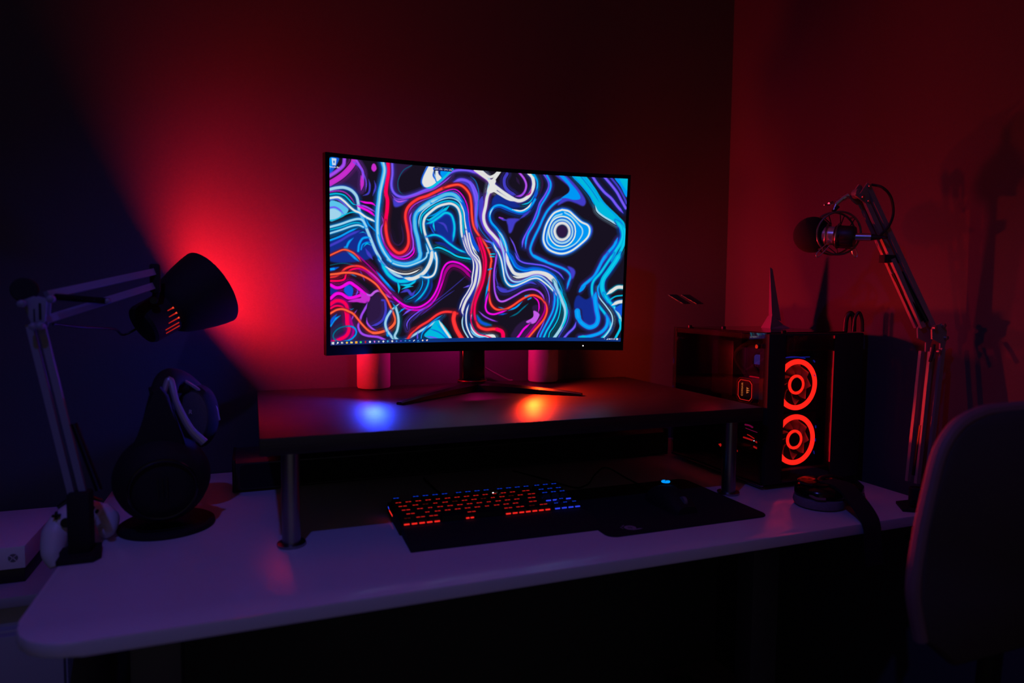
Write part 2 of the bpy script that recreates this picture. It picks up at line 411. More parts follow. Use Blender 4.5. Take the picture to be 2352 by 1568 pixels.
# ------------------------------------------------------------------ headphones on their stand
hst = thing('headphone_stand', 'black round-footed stand at the left of the desk carrying the big headphones', 'stand', (-.150, 1.338, DZ))
b = MB(); b.lathe([(.078, 0), (.080, .003), (.079, .008), (.074, .011), (.014, .012)], (-.150, 1.338, DZ), n=48, cap=True); b.build('base', blk_matte, hst)
b = MB(); b.tube([(-.155, 1.398, .740), (-.155, 1.412, .85), (-.150, 1.390, .94), (-.142, 1.350, .975)], .009, n=12); b.build('pole', blk_matte, hst)
b = MB(); b.tube([(-.172, 1.335, .976), (-.142, 1.345, .981), (-.112, 1.357, .976)], .009, n=12); b.build('cradle', blk_matte, hst)
hp = thing('headphones', 'big black headphones hanging on the stand beside the lamp, one round ear cup facing out', 'headphones', (-.15, 1.33, .75))
b = MB(); b.tube([(-.165, 1.30, .905), (-.153, 1.312, .955), (-.142, 1.338, .997), (-.120, 1.372, .993), (-.092, 1.398, .955), (-.085, 1.405, .91)], [.012, .013, .0125, .0125, .012, .011], n=14, flat=1.7); b.build('headband', blk_matte, hp)
b = MB(); b.tube([(-.151, 1.300, .960), (-.139, 1.318, .999), (-.127, 1.303, .960), (-.106, 1.293, .915), (-.083, 1.290, .888)], [.004, .0060, .0055, .0065, .0075], n=10); b.build('headband_trim', trim_silver, hp)
b = MB(); b.tube([(-.127, 1.345, 1.000), (-.096, 1.352, .975), (-.070, 1.357, .945), (-.062, 1.360, .915)], [.0025, .0035, .0035, .003], n=8); b.build('headband_edge', trim_silver, hp)
b = MB(); b.prism([(-.205, .865), (-.150, .875), (-.112, .888), (-.128, .935), (-.139, .975), (-.150, .990), (-.163, .985), (-.172, .94)], (0, 1.283, 0), (1, 0, 0), (0, 0, 1), (0, .02, 0), bev=.004); b.build('yoke', blk_matte, hp)
b = MB(); b.lathe([(.001, -.052), (.030, -.051), (.050, -.046), (.060, -.036), (.073, -.018), (.078, .004), (.076, .024), (.067, .036), (.03, .038)], (-.152, 1.305, .826), (-.12, 1, .12), n=48); ec = b.build('ear_cup', blk_matte, hp)
b = MB(); b.torus((-.1455, 1.2535, .820), (-.12, 1, .12), .0515, .0022, n=48, k=8); b.build('cup_ring', blk_gloss, ec)
b = MB()
for dx in (-.007, 0, .007): b.box(-.146 + dx - .0009, -.146 + dx + .0009, 1.2500, 1.2535, .804, .840)
b.build('cup_mark', dark_metal, ec)
b = MB(); b.lathe([(.001, -.004), (.030, -.006), (.042, -.010), (.047, -.002), (.046, .02), (.038, .03)], (-.096, 1.372, .922), (-.36, -.92, .1), n=36, sx=.78, sy=1.25); fc = b.build('far_ear_cup', blk_soft, hp)
b = MB(); b.lathe([(.001, .0315), (.022, .033), (.036, .031), (.039, .029)], (-.096, 1.372, .922), (-.36, -.92, .1), n=36, sx=.78, sy=1.25); b.build('ear_mesh', pbr('ear_mesh', (88, 86, 92), .9, noise=.3, scale=900, bump=.4), fc)
text_part('R', 'side_letter', .011, white_pl, fc, axes((-.108, 1.3385, .936), (.92, -.36, 0), (.1, .1, 1)))
# ------------------------------------------------------------------ sound bar
sb = thing('sound_bar', 'long black sound bar lying on the desk under the riser shelf', 'sound bar', (.49, 1.57, DZ))
b = MB(); b.prism([(1.516, DZ + .004), (1.632, DZ + .004), (1.638, DZ + .010), (1.638, DZ + .070), (1.630, DZ + .0725), (1.524, DZ + .0725), (1.510, DZ + .064), (1.510, DZ + .008)], (-.045, 0, 0), (0, 1, 0), (0, 0, 1), (1.079, 0, 0), bev=.002); body = b.build('body', pbr('bar_shell', (46, 46, 50), .35, noise=.05, scale=80), sb)
b = MB(); b.prism(rrect(-.030, 1.024, DZ + .010, DZ + .0605, .008), (0, 1.5105, 0), (1, 0, 0), (0, 0, 1), (0, -.002, 0)); b.build('grille', blk_soft, sb)
for x in (-.0445, 1.0285):
    b = MB(); b.box(x - .0005, x + .006, 1.509, 1.639, DZ + .004, DZ + .0728, bev=.0012); b.build('end_cap', blk, sb)
for x in (.03, .95):
    b = MB(); b.box(x, x + .06, 1.53, 1.62, DZ, DZ + .005); b.build('foot', blk_matte, sb)

# ------------------------------------------------------------------ riser shelf
RZ = .923
ris = thing('riser_shelf', 'black-brown wooden riser shelf on four steel legs, carrying the monitor over the desk', 'shelf', (.505, 1.40, DZ))
b = MB(); b.box(.007, 1.004, 1.1205, 1.6930, RZ - .0285, RZ, bev=.0012); b.build('board', wood, ris)
for x in (.0555, .9555):
    for y in (1.1650, 1.6680):
        b = MB(); b.cyl((x, y, DZ + .004), (x, y, RZ - .0325), .0150, n=28); lg = b.build('leg', brushed, ris)
        b = MB(); b.lathe([(.0225, 0), (.0235, .0015), (.0235, .005), (.0155, .0065)], (x, y, DZ), n=32); b.build('flange', brushed, lg)
        b = MB(); b.lathe([(.0155, -.0065), (.0235, -.005), (.0235, -.0015), (.0235, 0)], (x, y, RZ - .0285), n=32); b.build('flange', brushed, lg)
# ------------------------------------------------------------------ two cylindrical speakers
lab = ['pale cloth cylinder speaker lit red, behind the left half of the monitor', 'pale cloth cylinder speaker in magenta light, behind the right half of the monitor']
def speaker(loc, label):
    t = thing('cylinder_speaker', label, 'speaker', loc, group='cylinder speakers behind the monitor')
    x, y, z = loc
    b = MB(); b.lathe([(.0385, .004), (.0400, .007), (.0400, .150), (.0385, .1545), (.030, .156), (.001, .1562)], loc, n=56); b.build('cloth_body', speaker_m, t)
    b = MB(); b.cyl((x, y, z), (x, y, z + .0045), .0375, n=48); b.build('foot_ring', blk_matte, t)
    b = MB(); b.annulus((x, y, z + .156), (0, 0, 1), .018, .030, .0012, n=40); b.build('control_ring', blk_gloss, t)
    return t
s1 = speaker((.2745, 1.6480, RZ), lab[0])
copy_thing(s1, (.7270, 1.6480, RZ), 0, lab[1])

# the wallpaper: ribbons and pools, in thousandths of the screen
ART = [
[1, 18, -1, 0, 1, 134, 44, 71, 73, 10, 102, 12, 115, 94, 102, 181, 55, 156, 1, 157],
[1, 18, -1, 0, 186, 14, 257, -1, 216, 80, 221, 158, 193, 122],
[1, 18, -1, 0, 115, 738, 141, 707, 173, 738, 176, 812, 164, 870, 128, 900, 115, 877, 115, 799],
[1, 18, -1, 0, 608, 976, 613, 933, 630, 894, 659, 868, 685, 885, 693, 924, 679, 976],
[1, 18, -1, 0, 678, 786, 698, 777, 708, 803, 699, 833, 683, 825],
[1, 6, -1, 0, 828, 748, 840, 713, 868, 738, 895, 716, 902, 798, 911, 855, 897, 899, 874, 895, 858, 852, 852, 800, 829, 796],
[1, 8, -1, 0, 581, 269, 625, 266, 610, 292, 599, 342, 589, 351, 584, 310],
[1, 6, -1, 0, 316, 324, 369, 255, 396, 293, 402, 375, 390, 430, 346, 371],
[1, 6, -1, 0, 1, 440, 84, 372, 120, 396, 148, 481, 102, 539, 0, 543],
[1, 18, -1, 0, 1, 827, 40, 806, 97, 880, 128, 936, 180, 977, 0, 982],
[1, 6, -1, 0, 559, 124, 533, 146, 526, 184, 533, 199, 560, 181, 599, 202, 628, 195, 608, 172],
[1, 5, -1, 0, 1, 8, 30, 6, 2, 89],
[1, 4, -1, 0, 1, 8, 20, 8, 2, 63],
[0, 9, -1, 9, 2, 97, 22, 71, 42, 38, 46, 3],
[0, 16, -1, 13, 1, 138, 33, 99, 55, 62, 71, 25, 75, 2],
[0, 9, -1, 7, 82, 4, 93, 33, 102, 62, 102, 108, 98, 158],
[0, 16, -1, 9, 97, 82, 100, 120, 97, 158],
[0, 7, -1, 3, 73, 13, 93, 40, 106, 76, 113, 118, 111, 164],
[0, 8, -1, 5, 120, 97, 124, 131, 120, 171, 102, 188],
[0, 8, -1, 5, 138, 103, 142, 137, 133, 184],
[1, 16, -1, 0, 131, 19, 137, 11, 143, 21, 145, 40, 137, 55, 129, 42],
[1, 2, -1, 0, 1, 232, 26, 229, 44, 245, 58, 267, 46, 299, 26, 318, 1, 330],
[1, 1, -1, 0, 1, 273, 20, 271, 35, 290, 26, 314, 1, 326],
[0, 7, -1, 4, 1, 263, 17, 259, 32, 272, 44, 293],
[0, 9, -1, 4, 1, 221, 20, 215, 37, 229, 50, 248, 60, 266],
[0, 1, 5, 7, 1, 168, 22, 157, 44, 152, 66, 163, 82, 191, 88, 229, 91, 267, 100, 301, 111, 350, 125, 408, 141, 474, 157, 524, 156, 530, 179, 575, 206, 609, 236, 628],
[0, 16, -1, 3, 1, 181, 26, 172, 48, 178, 66, 204, 77, 234],
[0, 3, -1, 4, 1, 194, 22, 187, 44, 192, 59, 213, 73, 236, 86, 237],
[0, 0, 4, 5, 1, 213, 26, 206, 44, 223, 62, 251, 77, 270, 93, 280, 111, 300, 134, 317, 145, 328],
[0, 3, -1, 3, 1, 330, 22, 320, 48, 294, 70, 279, 88, 283],
[0, 1, 4, 5, 1, 364, 33, 346, 66, 323, 88, 313, 102, 320, 113, 350],
[0, 3, -1, 3, 1, 379, 35, 361, 66, 339, 88, 333, 106, 343],
[0, 1, 4, 4, 1, 397, 35, 376, 66, 354, 88, 346, 104, 355],
[0, 4, -1, 5, 1, 434, 32, 411, 61, 382, 88, 360],
[0, 8, -1, 6, 0, 463, 32, 434, 61, 401, 93, 375],
[0, 10, -1, 5, 91, 216, 111, 223, 131, 225, 145, 241],
[0, 10, -1, 6, 82, 241, 102, 254, 124, 271, 143, 296],
[0, 9, -1, 5, 88, 236, 111, 245, 129, 259, 144, 273],
[0, 4, -1, 4, 111, 303, 120, 338, 131, 356, 143, 375],
[0, 3, -1, 3, 91, 388, 104, 382, 113, 391],
[0, 4, -1, 6, 88, 485, 91, 449, 102, 417, 120, 410, 127, 419],
[0, 4, -1, 4, 97, 476, 102, 449, 118, 436, 131, 443],
[0, 3, -1, 4, 104, 464, 115, 444, 129, 453],
[0, 4, -1, 6, 50, 475, 59, 440, 73, 416],
[0, 4, -1, 8, 48, 471, 61, 494, 77, 520, 91, 542],
[0, 8, -1, 8, 111, 471, 120, 498, 134, 529],
[0, 4, -1, 7, 148, 505, 155, 528, 162, 539],
[0, 5, -1, 8, 1, 589, 15, 583, 28, 575],
[0, 4, -1, 5, 2, 587, 13, 585],
[0, 15, -1, 2, 257, 3, 230, 35, 214, 92, 216, 143, 232, 168],
[0, 7, 8, 6, 194, 3, 195, 55, 192, 115, 198, 153, 214, 175, 237, 178, 268, 160, 296, 137, 327, 113, 355, 73, 381, 30, 405, 10, 437, 4, 464, 11, 481, 19],
[0, 9, -1, 4, 193, 169, 207, 191, 230, 190, 263, 171, 296, 147, 332, 121, 363, 81, 389, 41],
[1, 8, -1, 0, 199, 188, 221, 199, 249, 186, 226, 225, 202, 235],
[0, 17, -1, 4, 200, 192, 216, 206, 242, 195],
[0, 7, 8, 8, 396, 76, 423, 60, 450, 74, 465, 122, 473, 183, 474, 245, 472, 287, 480, 349],
[0, 8, -1, 7, 404, 88, 428, 77, 448, 99, 458, 143, 466, 196, 467, 246],
[0, 7, -1, 6, 452, 62, 467, 101, 477, 148, 473, 205, 471, 258, 469, 294, 477, 342, 490, 382, 509, 402, 529, 413, 541, 445, 549, 486, 549, 521],
[0, 4, -1, 2, 452, 36, 469, 60, 479, 103, 482, 155, 479, 212, 477, 277, 487, 329, 504, 369, 526, 409, 544, 445, 557, 486, 565, 521],
[0, 9, -1, 5, 161, 287, 168, 325, 161, 354, 162, 393, 173, 448, 192, 487, 217, 509, 243, 500, 262, 466, 264, 422, 259, 378, 257, 338, 253, 290, 261, 253],
[0, 10, -1, 4, 180, 471, 199, 506, 222, 521, 246, 516, 265, 487, 268, 446],
[0, 11, -1, 4, 166, 417, 178, 463, 199, 494, 222, 505, 243, 488, 255, 451, 256, 398, 250, 338, 246, 290, 253, 246, 273, 212],
[0, 10, -1, 3, 344, 151, 380, 123, 404, 118, 424, 143, 439, 186, 447, 235, 450, 289, 458, 351, 471, 408, 487, 458, 485, 420, 503, 468, 511, 523, 511, 522, 507, 592, 495, 659, 481, 722, 475, 772],
[0, 10, -1, 2, 353, 156, 382, 135, 404, 133, 421, 159, 432, 204, 437, 248, 445, 310, 456, 372, 471, 429],
[0, 9, -1, 4, 247, 266, 261, 225, 289, 194, 320, 170, 349, 147],
[0, 13, 19, 9, 181, -1, 182, 57, 177, 117, 175, 164, 180, 202, 179, 253, 175, 313, 176, 372, 184, 431, 199, 470, 217, 489, 236, 476, 248, 439],
[0, 12, 19, 7, 175, 313, 176, 372, 184, 431, 199, 470, 217, 489, 236, 476, 248, 439, 248, 387, 243, 339, 238, 287, 242, 247, 256, 213, 280, 183, 308, 164, 334, 140, 363, 113, 392, 95, 416, 90, 436, 109, 451, 144, 457, 197, 459, 246, 463, 300],
[0, 12, 19, 6, 363, 113, 392, 95, 416, 90, 436, 109, 451, 144, 457, 197, 459, 246, 463, 300, 470, 335, 487, 378, 507, 422, 520, 463, 528, 500, 530, 522, 529, 525, 525, 596, 523, 659, 524, 721, 531, 772, 546, 801, 564, 809, 586, 803, 608, 783, 632, 753, 657, 727, 679, 718, 697, 726, 715, 747, 727, 781, 730, 816, 722, 859, 705, 898, 685, 937, 666, 978],
[0, 14, -1, 3, 363, 113, 392, 95, 416, 90, 436, 109, 451, 144, 457, 197, 459, 246, 463, 300, 470, 335, 487, 378, 507, 422, 520, 463, 528, 500, 530, 522, 529, 525, 525, 596, 523, 659, 524, 721, 531, 772, 546, 801, 564, 809, 586, 803, 608, 783, 632, 753, 657, 727, 679, 718, 697, 726, 715, 747, 727, 781, 730, 816, 722, 859, 705, 898, 685, 937, 666, 978],
[0, 18, -1, 5, 224, 324, 231, 384, 229, 424, 215, 445, 198, 426, 189, 371],
[0, 5, -1, 12, 164, -2, 169, 40, 164, 99, 156, 158, 153, 205, 149, 257, 148, 316, 149, 374, 154, 425, 168, 480, 187, 523, 185, 525, 206, 543, 235, 551, 263, 542, 283, 520, 288, 492, 286, 473, 279, 405, 270, 345, 270, 284, 282, 247, 308, 208, 344, 172, 373, 148, 399, 149, 424, 184, 439, 248, 442, 289, 450, 351, 466, 413, 487, 470],
[0, 2, 4, 8, 164, -2, 170, 40, 164, 99, 156, 158, 153, 205, 149, 257, 148, 316, 149, 374, 154, 425, 168, 480, 187, 523, 185, 525, 206, 543, 235, 551, 263, 542, 283, 520, 288, 492, 286, 473, 279, 405, 270, 345, 270, 284, 282, 247, 308, 208, 344, 172, 373, 148, 399, 149, 424, 184],
[0, 1, -1, 4, 167, 2, 170, 51, 161, 127, 155, 197, 151, 276, 148, 355, 154, 429, 173, 492, 192, 538],
[0, 4, -1, 3, 152, 394, 164, 448, 180, 499, 199, 538],
[0, 0, 4, 6, 342, 531, 329, 479, 317, 435, 307, 394, 300, 354, 298, 314, 304, 281, 321, 251, 344, 220, 368, 204, 390, 199, 410, 218, 420, 258, 423, 312, 426, 365, 434, 415, 449, 468, 467, 509, 472, 524, 482, 573, 483, 606, 478, 651, 469, 697, 460, 739],
[0, 3, -1, 4, 293, 383, 288, 335, 290, 286, 304, 253, 330, 218, 363, 190, 390, 185, 412, 201, 425, 237, 430, 290, 433, 352, 444, 410, 459, 463, 477, 513],
[0, 1, -1, 3, 283, 343, 283, 299, 292, 258, 320, 215, 358, 178, 387, 167, 412, 181, 428, 220, 435, 282, 439, 339, 451, 405, 466, 459, 487, 508],
[0, 4, -1, 4, 276, 324, 275, 288, 285, 255, 311, 216, 354, 175],
[0, 1, -1, 7, 280, 255, 297, 229, 315, 207],
[0, 1, -1, 6, 325, 194, 344, 178],
[0, 0, -1, 3, 417, 193, 432, 241, 436, 294, 446, 364, 461, 426, 482, 483],
[1, 0, -1, 0, 308, -1, 335, -1, 330, 28, 341, 75, 324, 109, 305, 118, 291, 102, 293, 61],
[1, 4, -1, 0, 343, -1, 393, 2, 367, 52, 341, 87, 334, 56],
[1, 0, -1, 0, 338, 0, 355, 1, 348, 30, 355, 61, 341, 79, 335, 48],
[0, 5, -1, 5, 330, 16, 329, 49, 338, 77],
[0, 6, -1, 6, 349, 10, 348, 34, 356, 53],
[0, 3, -1, 6, 391, 4, 367, 50, 343, 87, 322, 114, 303, 120],
[0, 5, -1, 4, 309, -1, 294, 53, 289, 90, 296, 113, 305, 121],
[0, 3, -1, 8, 307, 295, 321, 296, 345, 265, 369, 234, 382, 213],
[0, 4, -1, 4, 311, 280, 330, 268, 354, 240, 366, 216],
[0, 3, 5, 6, 307, 319, 326, 307, 350, 277, 369, 253, 388, 261, 398, 297, 401, 342, 397, 409],
[0, 3, -1, 5, 332, 299, 331, 327, 336, 360],
[0, 5, -1, 5, 319, 332, 329, 360, 338, 380],
[0, 8, -1, 6, 345, 306, 367, 320, 379, 360],
[0, 3, 5, 5, 307, 392, 334, 380, 358, 391, 385, 426, 415, 458, 442, 475],
[0, 3, -1, 5, 329, 458, 351, 451, 383, 472, 415, 499, 465, 512],
[0, 6, -1, 8, 336, 421, 370, 435, 395, 467, 420, 478],
[0, 5, -1, 7, 145, 591, 168, 641, 190, 683, 206, 706],
[0, 4, -1, 5, 150, 603, 172, 645, 195, 687],
[0, 3, 5, 9, 161, 545, 172, 579, 186, 613, 213, 644, 240, 645, 261, 635],
[0, 3, -1, 6, 213, 644, 219, 683, 217, 714],
[0, 3, -1, 6, 222, 667, 249, 667, 268, 650, 273, 631],
[0, 3, -1, 5, 227, 692, 247, 678, 266, 674],
[0, 8, -1, 8, 225, 710, 247, 698, 261, 722, 273, 698],
[0, 3, 5, 4, 314, 602, 316, 649, 307, 693, 291, 733, 273, 761],
[0, 4, -1, 4, 295, 622, 296, 662, 286, 702, 266, 734, 243, 754],
[0, 6, -1, 6, 328, 633, 326, 681, 310, 733, 291, 761],
[0, 1, 4, 4, 199, 547, 217, 557, 244, 561, 269, 548, 295, 527, 308, 507, 311, 483, 315, 480, 307, 435],
[0, 0, -1, 4, 172, 564, 195, 586, 222, 603, 249, 604, 272, 591, 288, 575],
[0, 0, 4, 9, 236, 628, 261, 632, 286, 614, 304, 590, 318, 550, 325, 514, 327, 482],
[0, 0, 4, 5, 291, 618, 314, 623, 332, 609, 341, 573, 343, 521, 338, 482],
[1, 6, -1, 0, 2, 681, 26, 702, 2, 726],
[1, 5, -1, 0, 43, 702, 49, 674, 62, 666, 71, 685, 72, 711, 66, 738, 56, 730],
[0, 17, 18, 6, 60, 662, 80, 677, 97, 700, 115, 722, 128, 726, 141, 707, 155, 701, 172, 722, 195, 738, 209, 750],
[0, 10, -1, 8, 2, 670, 19, 685, 36, 681, 60, 658, 77, 673, 97, 700, 110, 722],
[0, 10, -1, 8, 2, 743, 19, 719, 36, 719, 58, 741, 84, 732, 101, 723],
[1, 16, -1, 0, 93, 707, 115, 726, 126, 738, 117, 769, 88, 761, 56, 760, 79, 745, 97, 738],
[0, 16, -1, 6, 56, 760, 84, 757, 110, 769],
[0, 9, 18, 6, 117, 769, 110, 799, 99, 834, 93, 868, 88, 899, 97, 934, 117, 951, 151, 960, 173, 977],
[0, 8, -1, 7, 174, 761, 176, 812, 168, 859, 150, 886, 128, 897],
[0, 9, -1, 5, 115, 850, 117, 881, 133, 912, 150, 925],
[0, 8, -1, 5, 164, 753, 186, 757, 207, 769],
[0, 7, -1, 5, 84, 692, 86, 707, 79, 730],
[0, 7, -1, 5, 94, 593, 101, 616, 108, 646],
[0, 4, -1, 5, 58, 609, 69, 613, 82, 624],
[0, 4, -1, 6, 1, 891, 14, 858, 32, 836],
[0, 5, -1, 8, 1, 876, 12, 847, 21, 828],
[0, 9, -1, 5, 66, 867, 75, 829, 84, 807],
[0, 4, -1, 5, 60, 798, 66, 804, 73, 799],
[0, 13, 11, 8, 1, 775, 19, 756, 38, 760, 51, 783, 55, 829, 55, 875, 59, 913, 50, 947, 29, 967, 1, 985],
[0, 13, -1, 5, 1, 797, 19, 783, 38, 789, 47, 817, 50, 855, 50, 905],
[0, 11, -1, 7, 60, 833, 66, 875, 73, 914, 68, 952, 53, 982],
[0, 12, 19, 5, 2, 629, 19, 623, 34, 606, 49, 581, 73, 567, 97, 570, 119, 592, 137, 619, 157, 653, 181, 695],
[0, 13, -1, 5, 2, 649, 28, 648, 45, 638, 51, 610, 67, 587, 88, 580, 106, 585],
[0, 11, -1, 5, 80, 582, 106, 589, 128, 619, 150, 657, 172, 699, 195, 738, 220, 769],
[0, 16, -1, 5, 115, 589, 141, 622, 168, 672, 195, 722, 220, 759],
[0, 14, 19, 5, 1, 615, 24, 610, 47, 604, 73, 605, 97, 616, 123, 638, 146, 668, 163, 707, 179, 746, 191, 789, 202, 832, 207, 864, 202, 891, 187, 914, 162, 933, 137, 936, 119, 920, 101, 888, 88, 860, 73, 829, 58, 814, 40, 802, 21, 805, 1, 824],
[0, 14, -1, 7, 206, 852, 205, 883, 189, 912, 164, 931, 137, 936, 121, 920],
[0, 15, -1, 2, 1, 566, 30, 555, 54, 555, 80, 565],
[0, 14, 19, 4, -1, 515, 15, 501, 21, 496, 43, 481, 66, 490, 84, 512, 97, 542],
[0, 11, -1, 4, 77, 496, 93, 518, 114, 551, 134, 584, 157, 626],
[0, 15, -1, 4, 82, 928, 80, 942, 74, 955, 66, 967, 54, 975, 42, 979, 31, 979, 21, 974, 14, 965, 10, 953, 10, 940, 14, 926, 21, 913, 31, 903, 43, 897, 55, 895, 66, 897, 75, 904, 80, 915, 82, 928],
[0, 4, -1, 4, 55, 895, 66, 897, 75, 904, 80, 915, 82, 928, 82, 928, 80, 942, 74, 955, 66, 967, 54, 975, 42, 979],
[0, 11, -1, 9, 220, 769, 241, 797, 264, 807, 292, 805, 320, 781, 340, 737, 354, 688, 363, 640, 372, 592, 386, 559, 402, 550, 424, 561, 443, 585, 460, 621],
[0, 10, 18, 5, 195, 726, 218, 761, 241, 785, 264, 795, 289, 791, 315, 765, 333, 729, 347, 681, 356, 628, 363, 580, 376, 543, 395, 530, 419, 537, 440, 557, 462, 590],
[0, 10, -1, 3, 225, 777, 245, 801, 269, 809, 294, 806, 322, 781, 343, 737, 356, 684, 367, 632],
[0, 1, 5, 6, 192, 816, 180, 851, 175, 886, 180, 922, 191, 950, 205, 978, 223, 987, 242, 980, 265, 957, 292, 930, 320, 902, 344, 878, 355, 870],
[0, 1, -1, 5, 221, 772, 209, 789, 200, 801],
[0, 1, 15, 6, 209, 797, 216, 840, 218, 880, 214, 923, 206, 959, 219, 985],
[0, 4, -1, 6, 181, 926, 182, 954, 191, 950],
[0, 4, -1, 5, 197, 769, 204, 785, 209, 801],
[1, 3, -1, 0, 353, 870, 399, 982, 345, 984, 304, 960, 325, 914],
[0, 5, -1, 3, 321, 918, 354, 940, 380, 977],
[0, 4, -1, 4, 344, 886, 358, 915, 390, 982],
[0, 0, -1, 6, 353, 872, 372, 924, 397, 984],
[0, 7, -1, 4, 307, 963, 335, 970, 354, 982],
[0, 4, -1, 4, 293, 982, 297, 946, 311, 914, 334, 874, 367, 838],
[0, 7, -1, 4, 281, 982, 282, 942, 286, 934],
[0, 12, 19, 6, 246, 985, 262, 941, 288, 905, 318, 874, 346, 838, 369, 822, 395, 822, 415, 831],
[0, 19, -1, 8, 251, 953, 262, 925, 283, 901],
[0, 12, 19, 11, 406, 830, 403, 867, 411, 916, 423, 954, 435, 985],
[0, 7, -1, 4, 248, 924, 246, 888, 257, 857, 283, 821, 306, 797],
[0, 8, -1, 2, 267, 869, 310, 793, 357, 737, 403, 671, 441, 614],
[0, 8, -1, 2, 292, 841, 324, 797, 369, 737, 404, 696],
[0, 7, -1, 5, 435, 679, 456, 666, 465, 654],
[0, 4, -1, 5, 218, 828, 229, 809, 243, 797],
[0, 7, -1, 5, 232, 840, 248, 817, 266, 805],
[0, 6, -1, 16, 462, 499, 477, 540, 485, 589, 481, 651, 467, 722, 460, 764],
[0, 0, 6, 4, 429, 394, 438, 440, 449, 476, 464, 507, 469, 556, 465, 617, 463, 658, 449, 707, 433, 752, 421, 810],
[0, 0, 8, 7, 435, 373, 445, 427, 459, 475, 473, 507, 481, 543, 479, 596, 473, 657, 459, 711, 443, 760, 433, 814, 436, 838],
[0, 1, -1, 4, 436, 838, 433, 884, 439, 929, 457, 981],
[0, 0, 5, 4, 455, 777, 449, 810, 446, 851, 449, 904, 461, 954, 473, 982],
[0, 0, 8, 4, 441, 349, 450, 418, 462, 475, 479, 507, 490, 543, 490, 605, 484, 664, 474, 730, 465, 789, 464, 860],
[0, 0, -1, 3, 451, 361, 460, 421, 471, 474, 486, 502, 494, 556, 494, 614, 488, 664, 477, 739, 470, 789],
[0, 3, -1, 3, 493, 481, 502, 518, 502, 543],
[0, 1, -1, 6, 462, 931, 474, 953, 497, 970, 524, 964, 549, 977],
[0, 0, 4, 4, 461, 894, 470, 931, 489, 959, 516, 968, 536, 980],
[1, 0, -1, 0, 514, 960, 543, 957, 551, 978, 531, 977],
[0, 13, -1, 3, 462, 827, 464, 881, 474, 923, 491, 953, 519, 966, 536, 977],
[0, 13, 19, 4, 479, 387, 489, 436, 497, 473, 503, 522, 502, 588, 495, 647, 481, 705, 470, 764, 463, 827],
[0, 13, 19, 6, 487, 387, 499, 439, 506, 472, 511, 526, 508, 592, 500, 659, 486, 722, 477, 772, 475, 827, 481, 877, 493, 911, 516, 926, 543, 924],
[0, 12, 19, 8, 481, 877, 493, 911, 516, 926, 543, 924, 565, 930, 577, 950, 578, 979],
[0, 13, -1, 10, 555, 926, 573, 941, 578, 979],
[0, 4, -1, 3, 526, 592, 522, 638, 517, 705],
[0, 4, -1, 5, 520, 646, 514, 721, 511, 780],
[0, 4, -1, 4, 520, 571, 531, 564],
[0, 3, -1, 3, 525, 479, 542, 478],
[0, 3, -1, 3, 527, 493, 542, 494],
[0, 3, -1, 3, 510, 443, 529, 442],
[0, 3, -1, 3, 526, 478, 542, 477],
[0, 3, -1, 3, 526, 493, 541, 493],
[0, 10, 18, 5, 522, 705, 515, 755, 513, 797, 522, 826, 542, 835, 566, 824, 588, 811],
[0, 4, -1, 5, 593, 813, 620, 792, 642, 757],
[0, 4, -1, 5, 652, 725, 667, 714],
[0, 4, -1, 4, 662, 744, 672, 735],
[0, 4, -1, 4, 558, 792, 578, 801],
[0, 5, -1, 5, 559, 839, 589, 830],
[0, 15, -1, 4, 599, 851, 624, 830, 643, 800, 663, 769],
[0, 9, 18, 4, 490, 818, 510, 848, 535, 869, 555, 879],
[0, 5, 15, 7, 484, 843, 495, 877, 513, 894, 533, 900],
[0, 9, 18, 5, 547, 470, 545, 520, 540, 587, 541, 650, 545, 704, 555, 746, 570, 758, 592, 745, 619, 719, 646, 693, 674, 682, 696, 692, 712, 717, 721, 747],
[0, 17, -1, 4, 545, 704, 558, 750, 575, 758, 600, 741],
[0, 8, -1, 7, 554, 670, 567, 695, 589, 697, 616, 679, 646, 651, 670, 641, 691, 654],
[0, 8, -1, 3, 550, 553, 546, 608, 554, 658],
[1, 8, -1, 0, 554, 670, 577, 680, 589, 690, 572, 699, 560, 691],
[0, 10, -1, 4, 679, 726, 697, 752, 702, 790, 699, 825],
[1, 17, -1, 0, 683, 812, 702, 829, 703, 846, 690, 885, 672, 892, 657, 879, 681, 851],
[0, 10, 18, 6, 672, 890, 650, 924, 636, 959, 627, 979],
[0, 11, -1, 6, 721, 760, 723, 803, 714, 846, 697, 889, 678, 933, 658, 978],
[0, 14, -1, 3, 728, 794, 729, 824, 719, 868, 702, 907, 683, 946, 668, 978],
[0, 8, -1, 13, 494, 146, 490, 203, 493, 268, 508, 332, 536, 388, 559, 444],
[0, 0, 9, 8, 468, -1, 493, 26, 512, 47, 524, 70, 521, 99, 511, 145, 506, 202, 500, 255, 503, 296, 516, 336, 536, 371, 556, 411, 571, 460, 579, 520],
[0, 1, -1, 5, 487, -6, 506, 24, 517, 51, 513, 100, 508, 145],
[0, 0, 8, 9, 524, 70, 544, 93, 574, 126, 608, 156, 628, 158, 650, 136, 664, 101, 670, 60, 665, 19, 652, -4],
[0, 3, -1, 4, 662, -3, 680, 34, 682, 79, 672, 130, 655, 168, 628, 183],
[0, 4, -1, 4, 669, -4, 683, 38, 683, 91, 674, 138],
[0, 0, -1, 7, 483, -3, 500, 17, 517, 33, 533, 23, 548, -1],
[0, 0, -1, 8, 522, 71, 536, 37, 552, -4],
[0, 0, -1, 7, 513, 112, 532, 110, 554, 128, 579, 150, 608, 164],
[1, 0, -1, 0, 512, 51, 539, 49, 534, 85, 544, 105, 518, 128, 510, 112, 517, 79],
[0, 11, -1, 4, 637, 133, 657, 114, 663, 81],
[0, 8, -1, 9, 577, 8, 568, 41, 571, 82, 588, 113, 613, 131],
